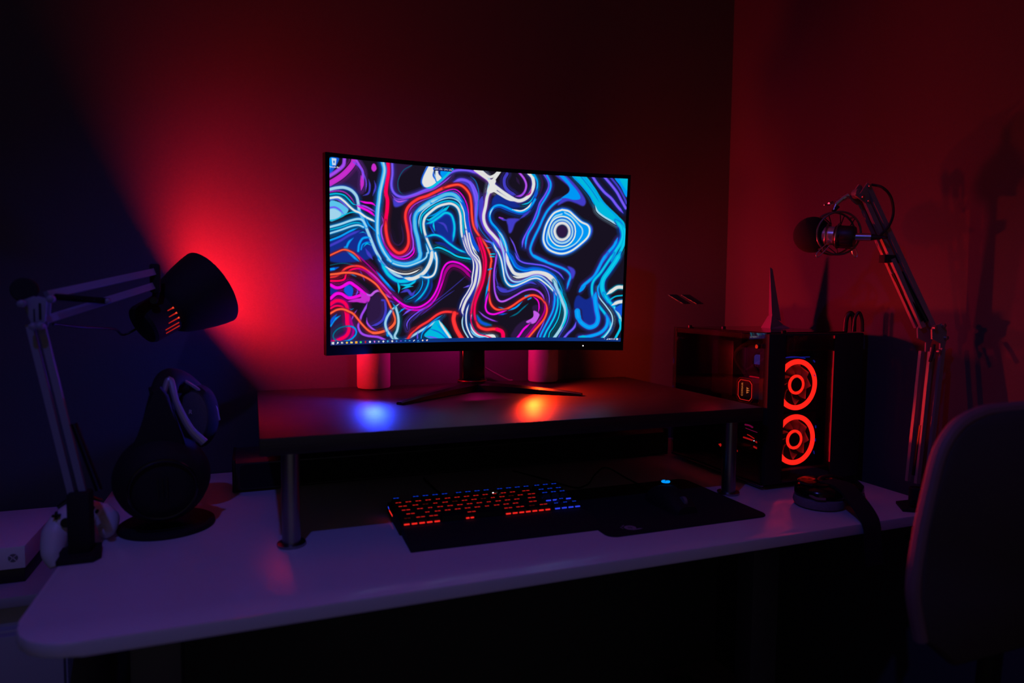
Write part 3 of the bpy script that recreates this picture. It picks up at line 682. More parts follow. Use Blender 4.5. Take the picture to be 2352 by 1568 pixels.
[0, 9, 18, 6, 618, -5, 636, 30, 644, 66, 640, 103, 627, 129, 608, 135],
[0, 17, -1, 3, 620, -3, 638, 34, 645, 70, 639, 108],
[0, 18, -1, 9, 609, 25, 616, 48, 621, 64],
[0, 5, -1, 10, 683, 83, 677, 133, 665, 184, 648, 218, 627, 232, 599, 222, 575, 208, 555, 197, 536, 205, 522, 233, 519, 262, 527, 298, 545, 333, 563, 373, 578, 426],
[0, 4, 6, 6, 677, 146, 665, 180, 648, 212, 626, 226, 599, 216, 575, 200, 555, 191, 536, 201, 524, 229, 521, 262, 527, 294, 545, 327, 565, 369, 580, 422, 589, 484, 592, 519],
[0, 0, -1, 4, 597, 212, 629, 218, 653, 195, 665, 163],
[0, 1, -1, 4, 520, 262, 524, 233, 533, 207],
[0, 1, -1, 4, 547, 337, 565, 373, 577, 422, 584, 484],
[0, 3, -1, 5, 550, 354, 568, 402, 576, 443],
[0, 7, -1, 4, 592, 376, 607, 420, 618, 470, 631, 515],
[0, 8, -1, 6, 551, 263, 568, 274, 586, 279],
[0, 9, -1, 4, 554, 263, 566, 268],
[0, 8, -1, 6, 625, 266, 644, 239, 663, 213],
[0, 7, 6, 5, 704, -5, 720, 34, 723, 71, 711, 118, 694, 165, 684, 220, 670, 283, 653, 338, 639, 389, 636, 433],
[0, 4, 8, 5, 715, 2, 729, 46, 727, 87, 714, 134, 697, 185, 688, 240, 674, 295, 657, 347, 649, 393, 648, 437],
[0, 18, -1, 6, 689, -4, 700, 44, 696, 94, 679, 145],
[1, 8, -1, 0, 740, -7, 775, -8, 813, 43, 844, 107, 855, 148, 846, 174, 820, 159, 790, 149, 756, 177, 770, 134, 794, 94, 789, 57],
[1, 4, -1, 0, 754, -7, 773, -3, 801, 44, 826, 92, 835, 129, 813, 139, 778, 131, 751, 160, 768, 130, 794, 94, 792, 57],
[0, 4, 8, 6, 770, 138, 746, 163, 722, 208, 706, 260, 694, 311, 680, 362, 669, 409, 665, 447, 675, 480, 698, 502, 723, 515, 678, 480, 715, 512, 748, 532, 779, 550, 799, 570, 810, 598, 804, 637, 799, 676],
[0, 7, 6, 4, 611, 467, 623, 504, 644, 524, 678, 531, 711, 538, 741, 556, 769, 582, 787, 618],
[1, 8, -1, 0, 798, 538, 819, 550, 827, 576, 818, 615, 812, 598, 809, 572],
[1, 8, -1, 0, 771, 187, 740, 213, 718, 272, 706, 335, 704, 397, 721, 446, 751, 471, 782, 476, 816, 454, 850, 407, 875, 361, 883, 315, 874, 282, 847, 261, 819, 223, 798, 195],
[1, 3, -1, 0, 772, 196, 742, 219, 721, 275, 710, 335, 708, 394, 724, 439, 752, 463, 782, 468, 814, 447, 846, 403, 870, 359, 877, 316, 868, 285, 843, 265, 817, 229, 797, 203],
[1, 4, -1, 0, 772, 209, 745, 230, 726, 281, 716, 334, 715, 387, 729, 428, 754, 450, 781, 454, 810, 435, 838, 396, 860, 356, 866, 317, 859, 289, 836, 272, 813, 239, 794, 216],
[0, 0, 4, 5, 772, 201, 744, 224, 723, 277, 712, 335, 711, 391, 726, 435, 753, 458, 782, 462, 812, 442, 843, 400, 866, 358, 872, 317, 864, 287, 840, 268, 815, 233, 796, 208, 772, 201],
[0, 5, -1, 4, 747, 235, 728, 283, 719, 334, 718, 385, 731, 424, 755, 444, 781, 449, 808, 431, 836, 393],
[0, 1, -1, 4, 782, 217, 807, 240, 833, 285, 846, 314, 844, 352, 821, 404, 781, 436, 746, 430, 723, 389, 727, 313, 745, 248, 772, 226],
[1, 3, -1, 0, 824, 327, 821, 363, 811, 395, 796, 417, 777, 425, 757, 419, 741, 399, 730, 369, 725, 333, 728, 297, 738, 265, 754, 244, 773, 235, 792, 241, 809, 261, 820, 291, 824, 327],
[0, 0, -1, 4, 822, 327, 819, 361, 809, 391, 794, 412, 777, 419, 758, 414, 743, 395, 732, 367, 728, 333, 731, 299, 740, 269, 755, 249, 773, 241, 791, 246, 807, 265, 818, 293, 822, 327],
[0, 5, -1, 4, 817, 327, 814, 358, 805, 384, 792, 402, 776, 409, 760, 404, 746, 388, 737, 362, 733, 332, 736, 302, 744, 276, 757, 258, 773, 251, 789, 256, 803, 272, 813, 297, 817, 327],
[0, 1, -1, 7, 811, 328, 809, 354, 801, 377, 790, 392, 776, 398, 762, 394, 750, 380, 742, 358, 738, 332, 741, 306, 748, 283, 760, 268, 773, 262, 787, 266, 799, 280, 808, 302, 811, 328],
[0, 5, -1, 3, 807, 328, 805, 351, 798, 371, 788, 384, 776, 390, 764, 386, 753, 373, 746, 354, 743, 332, 745, 309, 751, 289, 761, 275, 774, 270, 786, 274, 796, 286, 804, 305, 807, 328],
[0, 0, -1, 8, 800, 328, 799, 347, 793, 363, 785, 374, 776, 379, 766, 376, 757, 365, 752, 350, 749, 331, 751, 313, 756, 296, 764, 285, 774, 281, 784, 284, 792, 294, 798, 310, 800, 328],
[1, 18, -1, 0, 796, 329, 794, 344, 790, 358, 783, 367, 776, 370, 767, 368, 761, 359, 756, 346, 754, 331, 755, 316, 759, 302, 766, 293, 774, 289, 782, 292, 789, 300, 794, 313, 796, 329],
[1, 3, -1, 0, 802, -5, 847, -8, 883, 58, 919, 144, 971, 225, 994, 267, 996, 318, 972, 276, 934, 245, 901, 213, 888, 171, 869, 114, 838, 57],
[0, 4, -1, 4, 805, -4, 838, 53, 869, 114, 885, 167],
[0, 5, -1, 2, 832, -5, 873, 76, 902, 145],
[0, 4, -1, 3, 842, -5, 883, 75, 914, 144, 961, 222, 990, 275],
[0, 1, -1, 5, 888, 167, 897, 202, 919, 231, 949, 259, 967, 281],
[0, 3, 5, 11, 962, 251, 983, 293, 990, 335, 983, 387, 966, 439, 953, 503],
[0, 3, -1, 9, 985, 276, 997, 326, 993, 399, 977, 465, 968, 502],
[0, 4, 8, 8, 972, 358, 961, 405, 939, 454, 925, 504],
[0, 5, -1, 4, 975, 293, 982, 349, 966, 414, 942, 475],
[0, 4, 8, 8, 939, 450, 923, 494, 909, 546, 895, 594, 876, 625, 856, 656, 846, 691],
[0, 3, 5, 13, 984, 448, 968, 500, 947, 558, 928, 610, 924, 654, 930, 697, 949, 744],
[0, 3, 5, 8, 930, 697, 949, 744, 972, 787, 989, 835, 997, 868],
[0, 1, -1, 6, 970, 783, 989, 831, 997, 868],
[0, 3, 5, 7, 962, 449, 941, 506, 917, 572, 893, 625, 888, 673, 895, 729, 917, 780, 938, 824, 954, 867, 960, 911, 946, 951, 932, 976],
[0, 1, -1, 4, 907, 668, 916, 724, 942, 780, 963, 832, 966, 884, 953, 938, 937, 976],
[0, 4, -1, 6, 916, 632, 909, 676, 918, 728],
[0, 3, -1, 7, 992, 862, 996, 910, 980, 975],
[0, 4, 8, 9, 850, 975, 883, 968, 921, 947, 943, 911, 949, 867, 943, 832],
[1, 3, -1, 0, 849, 977, 860, 962, 873, 966, 868, 978],
[0, 7, 6, 7, 875, -5, 892, 36, 918, 85, 944, 121, 964, 162, 988, 207],
[0, 7, 6, 7, 916, -6, 942, 41, 962, 82, 978, 127, 996, 177],
[0, 8, -1, 6, 938, -6, 967, 52, 988, 110, 998, 147],
[1, 4, -1, 0, 953, -6, 998, -7, 998, 109, 974, 47],
[1, 3, -1, 0, 968, -6, 998, -7, 998, 71],
[0, 0, 3, 9, 942, 705, 962, 679, 979, 660, 999, 659],
[0, 3, -1, 4, 951, 742, 973, 717, 1000, 709],
[0, 0, 4, 9, 961, 772, 982, 753, 1000, 747],
[1, 5, -1, 0, 973, 792, 1000, 765, 999, 835, 988, 818],
[0, 4, 8, 12, 839, 813, 845, 857, 859, 889, 884, 911, 907, 895, 914, 855, 907, 798, 901, 733, 903, 694],
[0, 4, -1, 16, 839, 813, 842, 844, 851, 874],
[0, 7, 6, 6, 836, 879, 829, 914, 809, 949, 795, 978],
[1, 4, -1, 0, 842, 696, 846, 670, 866, 652, 857, 682],
[0, 5, -1, 12, 593, 468, 604, 509, 619, 546, 649, 566, 679, 560, 711, 568, 742, 592, 765, 630],
[0, 4, -1, 4, 588, 468, 601, 513, 617, 555, 644, 570, 679, 563, 711, 568, 739, 588, 762, 621, 776, 664, 787, 715],
[0, 0, 5, 9, 580, 469, 585, 510, 596, 551, 610, 586, 630, 596, 655, 591, 679, 581, 704, 581, 729, 592, 750, 619, 766, 664],
[0, 0, -1, 6, 605, 606, 625, 613, 652, 604, 679, 590, 704, 589, 727, 603, 748, 639],
[0, 1, 15, 8, 750, 622, 763, 673, 774, 715, 785, 758, 795, 801, 796, 845, 788, 897, 774, 941, 759, 979],
[0, 3, -1, 5, 771, 672, 785, 724, 798, 775, 802, 823, 796, 875, 783, 923],
[0, 1, 7, 4, 558, 386, 566, 435, 571, 469, 576, 519, 581, 569, 592, 614, 608, 637, 631, 638, 655, 621, 680, 603, 705, 604, 728, 631, 746, 665, 761, 698],
[0, 4, -1, 5, 564, 515, 570, 573, 578, 615, 594, 652, 618, 656, 650, 638, 675, 616, 700, 615, 718, 644],
[0, 0, 4, 4, 534, 412, 544, 445, 554, 470, 564, 511, 571, 565, 576, 611, 584, 644, 599, 665, 618, 662, 645, 642, 672, 620, 695, 617, 718, 640, 738, 669, 759, 707, 772, 737],
[0, 7, -1, 4, 693, 628, 715, 653, 730, 691, 737, 733, 737, 785],
[0, 5, -1, 6, 751, 682, 755, 733, 749, 785],
[0, 4, 8, 5, 754, 699, 757, 750, 751, 811, 737, 867, 723, 915, 711, 959, 708, 979],
[0, 7, -1, 4, 724, 867, 713, 911, 701, 954, 697, 979],
[0, 3, 5, 5, 766, 715, 768, 776, 760, 837, 745, 893, 731, 937, 721, 979],
[0, 3, -1, 4, 775, 737, 778, 793, 772, 854, 758, 906, 743, 945, 739, 979],
[0, 8, -1, 4, 803, 784, 809, 836, 801, 892, 784, 945, 774, 979]]
PAL = [(228, 228, 226), (160, 212, 236), (90, 195, 235), (0, 185, 222), (0, 150, 245), (15, 85, 215), (20, 42, 140), (108, 78, 246), (66, 60, 200), (150, 62, 226), (238, 0, 218), (170, 0, 140), (255, 44, 46), (255, 0, 88), (255, 88, 50), (0, 110, 140), (200, 44, 206), (196, 92, 232), (44, 24, 66), (120, 20, 40)]
def paint_wallpaper(rows_of_art, pal, W=760, H=428):
    """Rasterise the swirling wallpaper: every line of ART is a ribbon or a filled pool."""
    sx, sy = W / 1000.0, H / 1000.0
    pxs = W / 683.0
    img = np.empty((H, W, 3), np.float32); img[:] = (23, 17, 32)
    yy, xx = np.mgrid[0:H, 0:W].astype(np.float32)
    def curve(P, closed=False):
        n = len(P)
        if n < 3 and not closed:
            t = np.linspace(0, 1, 40)[:, None]
            return P[0] * (1 - t) + P[-1] * t
        Q = np.vstack([P[-1:], P, P[:2]]) if closed else np.vstack([2 * P[0] - P[1], P, 2 * P[-1] - P[-2]])
        out = []
        m = n if closed else n - 1
        for i in range(m):
            a, b, c, d = Q[i], Q[i + 1], Q[i + 2], Q[i + 3]
            k = max(4, int(np.hypot(*(c - b)) / 1.2))
            t = (np.arange(k) / k)[:, None]
            out.append(.5 * ((2 * b) + (c - a) * t + (2 * a - 5 * b + 4 * c - d) * t * t + (3 * b - a - 3 * c + d) * t ** 3))
        if not closed: out.append(P[-1:])
        return np.vstack(out)
    def blend(sl, a, col):
        img[sl] += a[..., None] * (np.array(col, np.float32) - img[sl])
    tips = [(k, tuple(q), r_[1]) for k, r_ in enumerate(rows_of_art) if r_[0] == 0 for q in (r_[4:6], r_[-2:])]
    def lone(k, q, c):
        return not any(abs(q[0] - p[0]) < 13 and abs(q[1] - p[1]) < 20 for j, p, d in tips if d == c and (j != k or p != tuple(q))) and sum(p == tuple(q) for j, p, d in tips if j == k) < 2
    for k_row, row in enumerate(rows_of_art):
        kind, c, h, w = row[:4]
        P = np.array(row[4:], np.float32).reshape(-1, 2) * (sx, sy)
        C = curve(P, kind == 1)
        hw = (w * .5 + (7 if kind == 0 else 3)) * pxs + 3
        R = int(hw) + 2
        if kind == 0:
            x0, y0 = np.maximum(np.floor(C.min(0)).astype(int) - R, 0); x1, y1 = np.ceil(C.max(0)).astype(int) + R
            x1, y1 = min(x1, W), min(y1, H)
            if x1 <= x0 or y1 <= y0: continue
            d = np.full((y1 - y0, x1 - x0), 1e3, np.float32)
            r = w * .44 * pxs
            run = np.concatenate([[0], np.cumsum(np.hypot(*np.diff(C, axis=0).T))])
            inside = lambda p: 6 < p[0] < W - 6 and 6 < p[1] < H - 14
            grow = np.ones(len(C))
            if inside(C[0]) and lone(k_row, row[4:6], c): grow = np.minimum(grow, .2 + run / 16)
            if inside(C[-1]) and lone(k_row, row[-2:], c): grow = np.minimum(grow, .2 + (run[-1] - run) / 16)
            for (px, py), g in zip(C, grow):
                a0, b0 = max(int(px) - R, x0), max(int(py) - R, y0); a1, b1 = min(int(px) + R + 1, x1), min(int(py) + R + 1, y1)
                if a1 <= a0 or b1 <= b0: continue
                q = np.sqrt((xx[b0:b1, a0:a1] - px) ** 2 + (yy[b0:b1, a0:a1] - py) ** 2) + r * (1 - g)
                v = d[b0 - y0:b1 - y0, a0 - x0:a1 - x0]; np.minimum(v, q, out=v)
            sl = (slice(y0, y1), slice(x0, x1))
            if h >= 0:
                g = np.exp(-(np.maximum(d - r, 0) / (2.6 * pxs)) ** 2) * .7
                blend(sl, g, pal[h])
            if run[-1] > 70 and w >= 4:             # fine drawn-out lines that follow the ribbon
                tint = np.array(pal[h] if h >= 0 else pal[c], np.float32)
                dark = np.clip(1.25 - img[sl].max(2) / 110, 0, 1)      # only where the ground is still dark
                for off, k in ((2.8, .75), (4.9, .5), (7.0, .3)):
                    blend(sl, np.exp(-((d - r - off * pxs) / (.6 * pxs)) ** 2) * k * dark, tint * .8)
            soft = .8 if h >= 0 or c in (0, 1, 2, 3, 10, 12, 13, 14) else 1.6
            blend(sl, np.clip((r + soft * .6 - d) / (soft * 1.4), 0, 1), pal[c])
            if w >= 6:
                blend(sl, np.exp(-((d - r * .52) / (.42 * pxs)) ** 2) * .18, np.array(pal[c]) * .55)
            if c in (3, 4, 7, 9, 10, 12, 14) and w >= 5:          # slightly lighter heart of the ribbon
                hi = np.minimum(np.array(pal[c]) * 1.05 + 22, 255)
                blend(sl, np.exp(-(d / (r * .5)) ** 2) * .6, hi)
        else:
            x0, y0 = np.maximum(np.floor(C.min(0)).astype(int) - 4, 0); x1, y1 = np.ceil(C.max(0)).astype(int) + 4
            x1, y1 = min(x1, W), min(y1, H)
            if x1 <= x0 or y1 <= y0: continue
            X, Y = xx[y0:y1, x0:x1], yy[y0:y1, x0:x1]
            acc = np.zeros(X.shape, np.float32)
            for ox, oy in ((-.7, -.7), (.7, -.7), (-.7, .7), (.7, .7), (0, 0)):
                ins = np.zeros(X.shape, bool)
                D = np.roll(C, -1, 0)
                for (ax, ay), (bx, by) in zip(C, D):
                    if ay == by: continue
                    k = ((ay > Y + oy) != (by > Y + oy))
                    if k.any(): ins ^= k & (X + ox < (bx - ax) * (Y + oy - ay) / (by - ay) + ax)
                acc += ins
            a = acc / 5
            if c in (6, 8, 9, 18):                        # the darker pools have soft rims
                for _ in range(4):
                    b = a.copy(); b[1:] += a[:-1]; b[:-1] += a[1:]; b[:, 1:] += a[:, :-1]; b[:, :-1] += a[:, 1:]; a = b / 5
            blend((slice(y0, y1), slice(x0, x1)), a, pal[c])
    return img
# ------------------------------------------------------------------ curved monitor
MC, MYAW, MTILT, MR, MW, MH = V3((.4993, 1.4861, 1.2414)), math.radians(-2.3465), math.radians(-2.8802), 1.5, .697, .392
def MT(x, z, y=0.0):
    """monitor surface point: arc length x, height z, y behind the screen"""
    a = x / MR; lx, ly = (MR + y) * math.sin(a), -MR + (MR + y) * math.cos(a)
    ct, st = math.cos(MTILT), math.sin(MTILT)
    ly, lz = ly * ct + z * st, -ly * st + z * ct
    c, s = math.cos(MYAW), math.sin(MYAW)
    return V3((c * lx - s * ly, s * lx + c * ly, lz)) + MC
def curved_box(m, x0, x1, z0, z1, y0, y1, n=24, taper=0.0):
    rows = []
    for i in range(n + 1):
        x = x0 + (x1 - x0) * i / n
        rows.append([m.bm.verts.new(MT(*q)) for q in ((x, z0, y0), (x, z1, y0), (x, z1 - taper, y1), (x, z0 + taper, y1))])
    for A, B in zip(rows, rows[1:]): m.bridge(A, B)
    m.face(rows[0][::-1]); m.face(rows[-1])
mon = thing('monitor', 'large curved monitor showing a neon swirl wallpaper, standing on the black riser shelf', 'monitor', (.4993, 1.49, RZ))
X0, X1, Z0, Z1 = -MW / 2 - .0088, MW / 2 + .0065, -MH / 2 - .0215, MH / 2 + .0088
b = MB(); curved_box(b, X0, X1, Z0, Z1, .0012, .016, 32); curved_box(b, X0 + .02, X1 - .02, Z0 + .015, Z1 - .015, .016, .030, 24, .02)
b.build('housing', bezel_m, mon)
b = MB()
curved_box(b, X0, -MW / 2, Z0, Z1, -.0022, .0012, 2); curved_box(b, MW / 2, X1, Z0, Z1, -.0022, .0012, 2)
curved_box(b, -MW / 2, MW / 2, MH / 2, Z1, -.0022, .0012, 30); curved_box(b, -MW / 2, MW / 2, Z0, -MH / 2, -.0022, .0012, 30)
b.build('bezel', bezel_m, mon)
b = MB(); curved_box(b, -.17, .17, -.13, .13, .030, .062, 12, .03); b.build('rear_cover', blk, mon)
# lit panel: a fine grid coloured by the wallpaper
GW, GH = 760, 428
IMG = paint_wallpaper(ART, PAL, GW, GH)
bar_v = int(GH * .9775)
xx_ = np.linspace(0, 1, GW)[None, :, None]
IMG[bar_v:] = np.array((14, 52, 128)) * (1 - .45 * np.sin(xx_ * 19) ** 2) + np.array((10, 40, 110)) * .45 * np.sin(xx_ * 19) ** 2
IMG[bar_v:, :int(GW * .22)] = IMG[bar_v:, :int(GW * .22)] * .6 + np.array((52, 36, 96)) * .4
me = bpy.data.meshes.new('screen')
aa = (np.linspace(-MW / 2, MW / 2, GW) / MR); zz = np.linspace(MH / 2, -MH / 2, GH)
lx = np.tile(MR * np.sin(aa), (GH, 1)); ly = np.tile(-MR + MR * np.cos(aa), (GH, 1)); lz = np.tile(zz[:, None], (1, GW))
ct, st, cc, ss = math.cos(MTILT), math.sin(MTILT), math.cos(MYAW), math.sin(MYAW)
y2, z2 = ly * ct + lz * st, -ly * st + lz * ct
pts = np.stack([cc * lx - ss * y2 + MC.x - mon.location.x, ss * lx + cc * y2 + MC.y - mon.location.y, z2 + MC.z - mon.location.z], -1).reshape(-1, 3)
idx = np.arange(GW * GH).reshape(GH, GW)
quads = np.stack([idx[1:, :-1], idx[1:, 1:], idx[:-1, 1:], idx[:-1, :-1]], -1).reshape(-1)
me.vertices.add(GW * GH); me.vertices.foreach_set('co', pts.ravel())
nq = (GW - 1) * (GH - 1)
me.loops.add(nq * 4); me.loops.foreach_set('vertex_index', quads.astype(np.int32))
me.polygons.add(nq); me.polygons.foreach_set('loop_start', (np.arange(nq) * 4).astype(np.int32))
me.update(calc_edges=True)
at = me.color_attributes.new('wallpaper', 'FLOAT_COLOR', 'POINT')
s_ = np.clip(IMG.reshape(-1, 3) / 255.0, 0, 1)
L_ = np.where(s_ <= .04045, s_ / 12.92, ((s_ + .055) / 1.055) ** 2.4)
at.data.foreach_set('color', np.concatenate([L_, np.ones((len(L_), 1))], 1).astype(np.float32).ravel())
sm, nt, out = nodes('lit_wallpaper')
e = nt.nodes.new('ShaderNodeEmission'); ca = nt.nodes.new('ShaderNodeVertexColor'); ca.layer_name = 'wallpaper'
nt.links.new(ca.outputs[0], e.inputs[0]); e.inputs[1].default_value = SCREEN_E; nt.links.new(e.outputs[0], out.inputs[0])
me.materials.append(sm)
scr = bpy.data.objects.new('screen', me); COL.objects.link(scr); scr.parent = mon

# desktop furniture on the screen: icons, writing, widget
def suv(u, v, y=-.0006): return MT((u - .5) * MW, (.5 - v) * MH, y)
def smat(u, v): 
    o = suv(u, v); ex = suv(u + .005, v) - suv(u - .005, v); ey = suv(u, v - .005) - suv(u, v + .005)
    return axes(o, ex, ey)
ICON = {}
def icol(rgb):
    k = 'icon_%d_%d_%d' % rgb
    return ICON.get(k) or ICON.setdefault(k, emit(k, rgb, 1.0))
def poly_part(name, polys, u, v, rgb, parent, sc=.001):
    M = smat(u, v); b = MB()
    for P in polys:
        b.prism([(x * sc, y * sc) for x, y in P], M @ V3((0, 0, 0)), M.to_3x3() @ V3((1, 0, 0)), M.to_3x3() @ V3((0, 1, 0)), M.to_3x3() @ V3((0, 0, .0002)))
    return b.build(name, icol(rgb), parent, smooth=False)
def disc(r, n=14, cx=0, cy=0): return [(cx + r * math.cos(2 * PI * i / n), cy + r * math.sin(2 * PI * i / n)) for i in range(n)]
def sq(x0, x1, y0, y1): return [(x0, y0), (x1, y0), (x1, y1), (x0, y1)]
tv = .988
us = [.0083, .0227, .0368, .052, .0666, .0816, .0959, .1108, .1253, .1398, .154, .1686, .1834, .1977, .2119, .2263, .2411, .2552, .2696, .2845, .299, .3133]
W_ = (228, 228, 228)
shapes = [
 ([sq(-2.6, -.2, .2, 2.3), sq(.2, 2.8, .2, 2.6), sq(-2.6, -.2, -2.3, -.2), sq(.2, 2.8, -2.6, -.2)], W_),
 ([disc(1.9, 14, .6, .6), [(-2.4, -2.6), (-1.6, -2.4), (-.4, -1), (-1, -.6)]], W_),
 ([sq(-2.2, 1, -.6, 1.2), sq(1.6, 2.2, -1.8, 2), sq(-2.2, 1, 1.6, 2.1), sq(-2.2, 1, -1.7, -1.2)], W_),
 ([disc(2.3)], (236, 196, 70)), ([sq(-2.6, 2.6, -1.8, 1.6), sq(-2.6, 0, 1.6, 2.2)], (240, 205, 110)),
 ([sq(-2.5, 2.5, -2.4, 2.4)], (245, 170, 40)), ([disc(2.4)], (60, 214, 96)), ([sq(-1.5, 1.5, -2.3, 2.3)], (200, 24, 30)),
 ([disc(2.4)], W_), ([[(-1.6, 2.3), (1.8, 1.6), (1.2, -2.4), (-.8, -1.6)]], (226, 120, 230)), ([disc(1.9, 12, -.3)], (190, 190, 200)), ([disc(2.4, 6)], (225, 225, 225)),
 ([[(2.2, 2), (-1, 2.2), (-2.4, 0), (-1, -2.2), (.4, -1.6), (-.8, 0), (.2, 1)], sq(.6, 2.4, -1.2, 0)], (60, 200, 240)), ([disc(2.3)], (215, 215, 215)), ([disc(2.2, 10), ], (50, 130, 220)),
 ([sq(-2, 2, -1, 1)], (120, 80, 230)), ([sq(-1.8, 1.8, -.9, .9)], (60, 170, 240)), ([sq(-2.2, 2.2, -.9, .9)], (60, 170, 230)),
 ([disc(1.3, 10, 1, .8), [(-2.4, -.8), (-.6, -2), (1, 0), (.2, 1.2)]], W_), ([[(-1.8, 1.8), (2, 0), (-1.8, -1.8)], sq(-3.4, 3.4, -3.6, -3.0)], (70, 170, 250)), ([disc(2, 8)], (230, 215, 190)), ([disc(1.9, 8), sq(.4, 2.4, .2, 2)], (235, 200, 200))]
for u, (pl, c) in zip(us, shapes):
    poly_part('taskbar_icon', pl, u, tv, c, scr)
poly_part('tray_icon', [[(-1.6, -.8), (0, .8), (1.6, -.8), (0, .1)]], .9418, .985, W_, scr)
poly_part('tray_icon', [[(-1.8, -1.8), (1.8, -1.8), (1.8, 1.8)]], .9507, .985, W_, scr)
poly_part('tray_icon', [disc(1.5, 10, -1), sq(.8, 2.4, -1.2, 1.2)], .9596, .985, W_, scr)
poly_part('tray_icon', [sq(-2.3, 2.3, -2, 2.2)], .9866, .985, W_, scr)
text_part('21:29', 'clock', .0052, icol(W_), scr, smat(.9722, .985))
text_part('Recycle Bin', 'icon_caption', .0046, icol(W_), scr, smat(.0150, .0505))
poly_part('bin_icon', [[(-5, 7), (5, 7), (3.6, -7), (-3.6, -7)]], .0142, .0235, (196, 214, 232), scr)
poly_part('recycle_mark', [[(-2, 1.5), (0, 3.5), (2, 1.5), (1.3, -2), (-1.3, -2)]], .0142, .0255, (70, 130, 210), scr, .00101).location.y -= .0003
pm_ = [(x - 0, y) for x, y in rrect(-22.5, 22.5, -3.8, 3.8, 3.7)]
poly_part('status_widget', [pm_], .3592, .0105, (18, 22, 84), scr)
t_ = text_part('RAM 17%  CPU 10%', 'widget_text', .0050, icol((200, 205, 225)), scr, smat(.3600, .0112)); t_.location.y -= .0004
poly_part('widget_dot', [disc(2.4)], .3300, .0105, (30, 90, 230), scr).location.y -= .0004

# power led, bottom lenses, rear light strips
b = MB(); M = smat(.864, 1.028); b.cyl(M @ V3((0, 0, .0018)), M @ V3((0, 0, .0030)), .0015, n=12); b.build('power_light', emit('led_white', (255, 255, 255), 1.6), mon)
def lens(x, m, name='under_light'):
    b = MB(); curved_box(b, x - .014, x + .014, Z0 - .0003, Z0 + .0004, .0080, .0140, 6); return b.build(name, m, mon)
lens(-.262, emit('led_blue', (30, 60, 255), UNDER_B)); lens(.132, emit('led_orange', (255, 60, 14), UNDER_O))
for x, m in ((-.325, emit('rear_violet', (70, 30, 255), REAR_V)), (.30, emit('rear_red', (255, 26, 30), REAR_R))):
    b = MB(); curved_box(b, x - .004, x + .004, -.09, .05, .0155, .0195, 2); b.build('rear_light_strip', m, mon)
# stand
b = MB(); b.prism(rrect(.4745, .5330, 1.560, 1.592, .006), (0, 0, RZ + .022), (1, 0, 0), (0, 1, 0), (0, 0, .078), bev=.001)
b.prism([(.4745, 1.020), (.4935, 1.020), (.4935, 1.30), (.4745, 1.30)], (0, 1.560, 0), (1, 0, 0), (0, 0, 1), (0, .032, 0))
b.prism([(.5140, 1.020), (.5330, 1.020), (.5330, 1.30), (.5140, 1.30)], (0, 1.560, 0), (1, 0, 0), (0, 0, 1), (0, .032, 0))
b.box(.4745, .5330, 1.530, 1.592, 1.20, 1.30, bev=.003)
col = b.build('stand_column', blk_gloss, mon)
b = MB(); bar(b, (.492, 1.575, 1.000), (.518, 1.575, 1.028), .0032, .006); bar(b, (.494, 1.575, 1.035), (.506, 1.575, 1.010), .0026, .006); bar(b, (.506, 1.575, 1.022), (.518, 1.575, 1.055), .0026, .006); b.build('cable_clip_lattice', blk, col)
b = MB(); b.lathe([(.001, .0), (.034, .0), (.0365, .003), (.0365, .0175), (.0345, .0215), (.001, .0225)], (.503, 1.572, RZ + .001), n=44); hub = b.build('stand_hub', dark_metal, mon)
b = MB(); b.torus((.503, 1.572, RZ + .0225), (0, 0, 1), .0345, .0016, n=48, k=8); b.build('hub_ring', pbr('red_anodised', (150, 40, 40), .3, metal=.8), hub)
for tip, sgn in (((.2840, 1.3850, RZ), -1), ((.7110, 1.3870, RZ), 1)):
    b = MB(); p0, p1 = V3((.503, 1.560, RZ)), V3(tip); d = (p1 - p0).normalized(); s = V3((-d.y, d.x, 0))
    secs = []
    for t, w, z0, z1 in ((0, .030, .001, .0215), (.12, .024, .001, .0215), (.45, .015, .0012, .0175), (.8, .0105, .001, .0115), (.96, .009, 0, .0075), (1.0, .008, 0, .0060)):
        c = p0.lerp(p1, t)
        secs.append([b.bm.verts.new(c + s * x + V3((0, 0, z))) for x, z in ((-w, z0), (w, z0), (w, z1 * .72), (w * .45, z1), (-w * .45, z1), (-w, z1 * .72))])
    for A, B in zip(secs, secs[1:]): b.bridge(A, B)
    b.face(secs[0][::-1]); b.face(secs[-1])
    b.build('stand_foot', dark_metal, mon, angle=25)
# thin cable from the monitor down behind the shelf
c = thing('monitor_cable', 'thin cable running slantwise down the wall behind the monitor stand', 'cable', (.53, 1.66, RZ))
b = MB(); b.tube([(.500, 1.600, 1.09), (.530, 1.640, 1.010), (.552, 1.675, .977), (.585, 1.688, .957), (.640, 1.691, .928), (.655, 1.690, .925)], .0022, n=8); b.build('cable', cable_grey, c)
